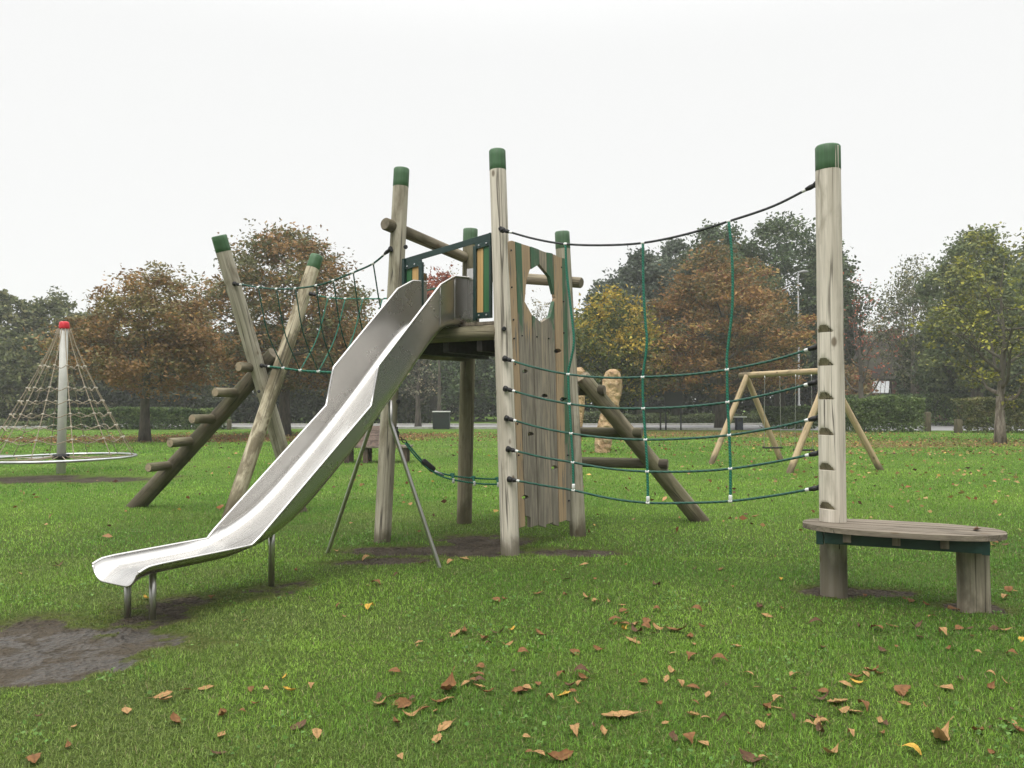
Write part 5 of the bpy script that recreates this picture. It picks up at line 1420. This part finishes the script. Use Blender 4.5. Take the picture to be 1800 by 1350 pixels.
for _ in range(17):           # little drifts
    px, py = R.uniform(700, 1790) if R.random() < .8 else R.uniform(60, 700), R.uniform(930, 1320)
    c_ = G(px, py)
    for _ in range(R.randint(3, 6)):
        x, y = c_.x + R.gauss(0, .09), c_.y + R.gauss(0, .09)
        if cnt < 292: put_leaf(kind_of(), x, y, R.uniform(.045, .12)); cnt += 1
while cnt < 296:
    py = 800 + 545 * R.random() ** .75; px = R.uniform(0, 1800)
    dens = (.12 + .88 * min(1, max(0, (px - 520) / 900))) * (.6 + .4 * (py > 980))
    if R.random() > dens: continue
    g = G(px, py)
    if float(mud(np.array([g.x]), np.array([g.y]))[0]) > .1: continue
    if float(fbm(np.array([g.x]), np.array([g.y]), .9, 71)[0]) < R.uniform(.25, .6): continue
    put_leaf(kind_of(), g.x, g.y, R.uniform(.035, .095)); cnt += 1
# beyond the nearest ones: leaf litter as one scatter
n = 19000; yy = 9 + 32 * rng.random(n) ** .8; xx = (rng.random(n) * 2 - 1) * (yy * .66 + 1)
lt = litter(xx, yy); pr = np.where(lt > -.1, .9, .055 + .10 * np.clip((xx - 1) / 6, 0, 1) + .09 * np.clip((lt + 1.0), 0, 1))
kp = (rng.random(n) < pr) & (mud(xx, yy) < .2); xx, yy = xx[kp], yy[kp]; n = len(xx)
cen = np.stack([xx, yy, ground_z(xx, yy) + .045 + .01 * rng.random(n)], -1)
col = pick([((.20, .085, .035), 4), ((.38, .21, .10), 3), ((.09, .04, .024), 2), ((.45, .29, .08), .7)], n) * (.7 + .6 * rng.random(n))[:, None]
V, L, S, T, Cc = leaf_quads(cen, np.full(n, .11), col, .65, .6)
tan_ = (xx > 4) & (rng.random(n) < .55); col[tan_] = np.array([.33, .225, .09]) * (.7 + .6 * rng.random(tan_.sum()))[:, None]
V, L, S, T, Cc = leaf_quads(cen, np.full(n, .085), col, .8, .6)
tag(link('leaf_litter', np_mesh(V, L, S, T, [M['dead']], Cc)), 'scattered brown leaf litter across the far lawn and under the trees', 'leaf litter', kind='stuff')

# ================================================================== LIGHT, AIR, CAMERA
w = bpy.data.worlds.new('World'); sc.world = w; w.use_nodes = True; nt = w.node_tree
bg = nt.nodes['Background']
SKY_LOW, SKY_TOP = 6.95, 22.0
SUN_EL, SUN_AZ = math.radians(58), math.radians(205)
sky = nd(nt, 'ShaderNodeTexSky', sky_type='NISHITA'); sky.sun_disc = False; sky.sun_elevation = SUN_EL; sky.sun_rotation = SUN_AZ
bw = nd(nt, 'ShaderNodeRGBToBW', {0: sky.outputs[0]})
dz = nd(nt, 'ShaderNodeSeparateXYZ', {0: nd(nt, 'ShaderNodeTexCoord').outputs['Generated']}).outputs['Z']
lum = ramp(nt, dz, .38, .92, SKY_LOW, SKY_TOP)          # bright zenith of an overcast sky
cc_ = nd(nt, 'ShaderNodeCombineColor', {0: lum, 1: math_n(nt, 'MULTIPLY', lum, 1.004), 2: math_n(nt, 'MULTIPLY', lum, 1.0)}).outputs[0]
cl_ = mixc(nt, .92, bw.outputs[0], cc_)
nt.links.new(cl_, bg.inputs['Color']); bg.inputs['Strength'].default_value = .12
sd = bpy.data.lights.new('sun', 'SUN'); sd.energy = 1.5; sd.angle = math.radians(25); sd.color = (1.0, .96, .90)
so = bpy.data.objects.new('sun', sd); COL.objects.link(so)
so.rotation_euler = (math.radians(90) - SUN_EL, 0, PI - SUN_AZ if False else math.radians(-25)); so.location = (0, 0, 30)

HAZE = .0011
if HAZE:
    mb = MB(); x0, x1, y0, y1, z0, z1 = -300, 300, -60, 440, -1.2, 24
    mb.add([(x, y, z) for z in (z0, z1) for x, y in ((x0, y0), (x1, y0), (x1, y1), (x0, y1))], [(3, 2, 1, 0), (4, 5, 6, 7), (0, 1, 5, 4), (1, 2, 6, 5), (2, 3, 7, 6), (3, 0, 4, 7)])
    hm = bpy.data.materials.new('haze'); hm.use_nodes = True; nt = hm.node_tree; nt.nodes.remove(nt.nodes['Principled BSDF'])
    pv = nd(nt, 'ShaderNodeVolumePrincipled', {'Color': (.93, .94, .95, 1), 'Density': HAZE, 'Anisotropy': .2}); nt.links.new(pv.outputs[0], nt.nodes['Material Output'].inputs['Volume'])
    tag(mb.build('haze', hm), 'thin damp mist over the park', 'haze', kind='stuff')

cam = bpy.data.cameras.new('camera'); co = bpy.data.objects.new('camera', cam); COL.objects.link(co)
cam.sensor_width = 36; cam.lens = F / 1800 * 36; cam.clip_end = 2000; cam.clip_start = .05
co.location = (0, 0, EYE); co.rotation_euler = (PI / 2 + TH, 0, 0); sc.camera = co
sc.view_settings.view_transform = 'Standard'; sc.view_settings.look = 'None'; sc.view_settings.exposure = 0.25; sc.view_settings.gamma = 1
sc.cycles.use_denoising = True
sc.cycles.max_bounces = 6; sc.cycles.transparent_max_bounces = 4; sc.cycles.volume_bounces = 1
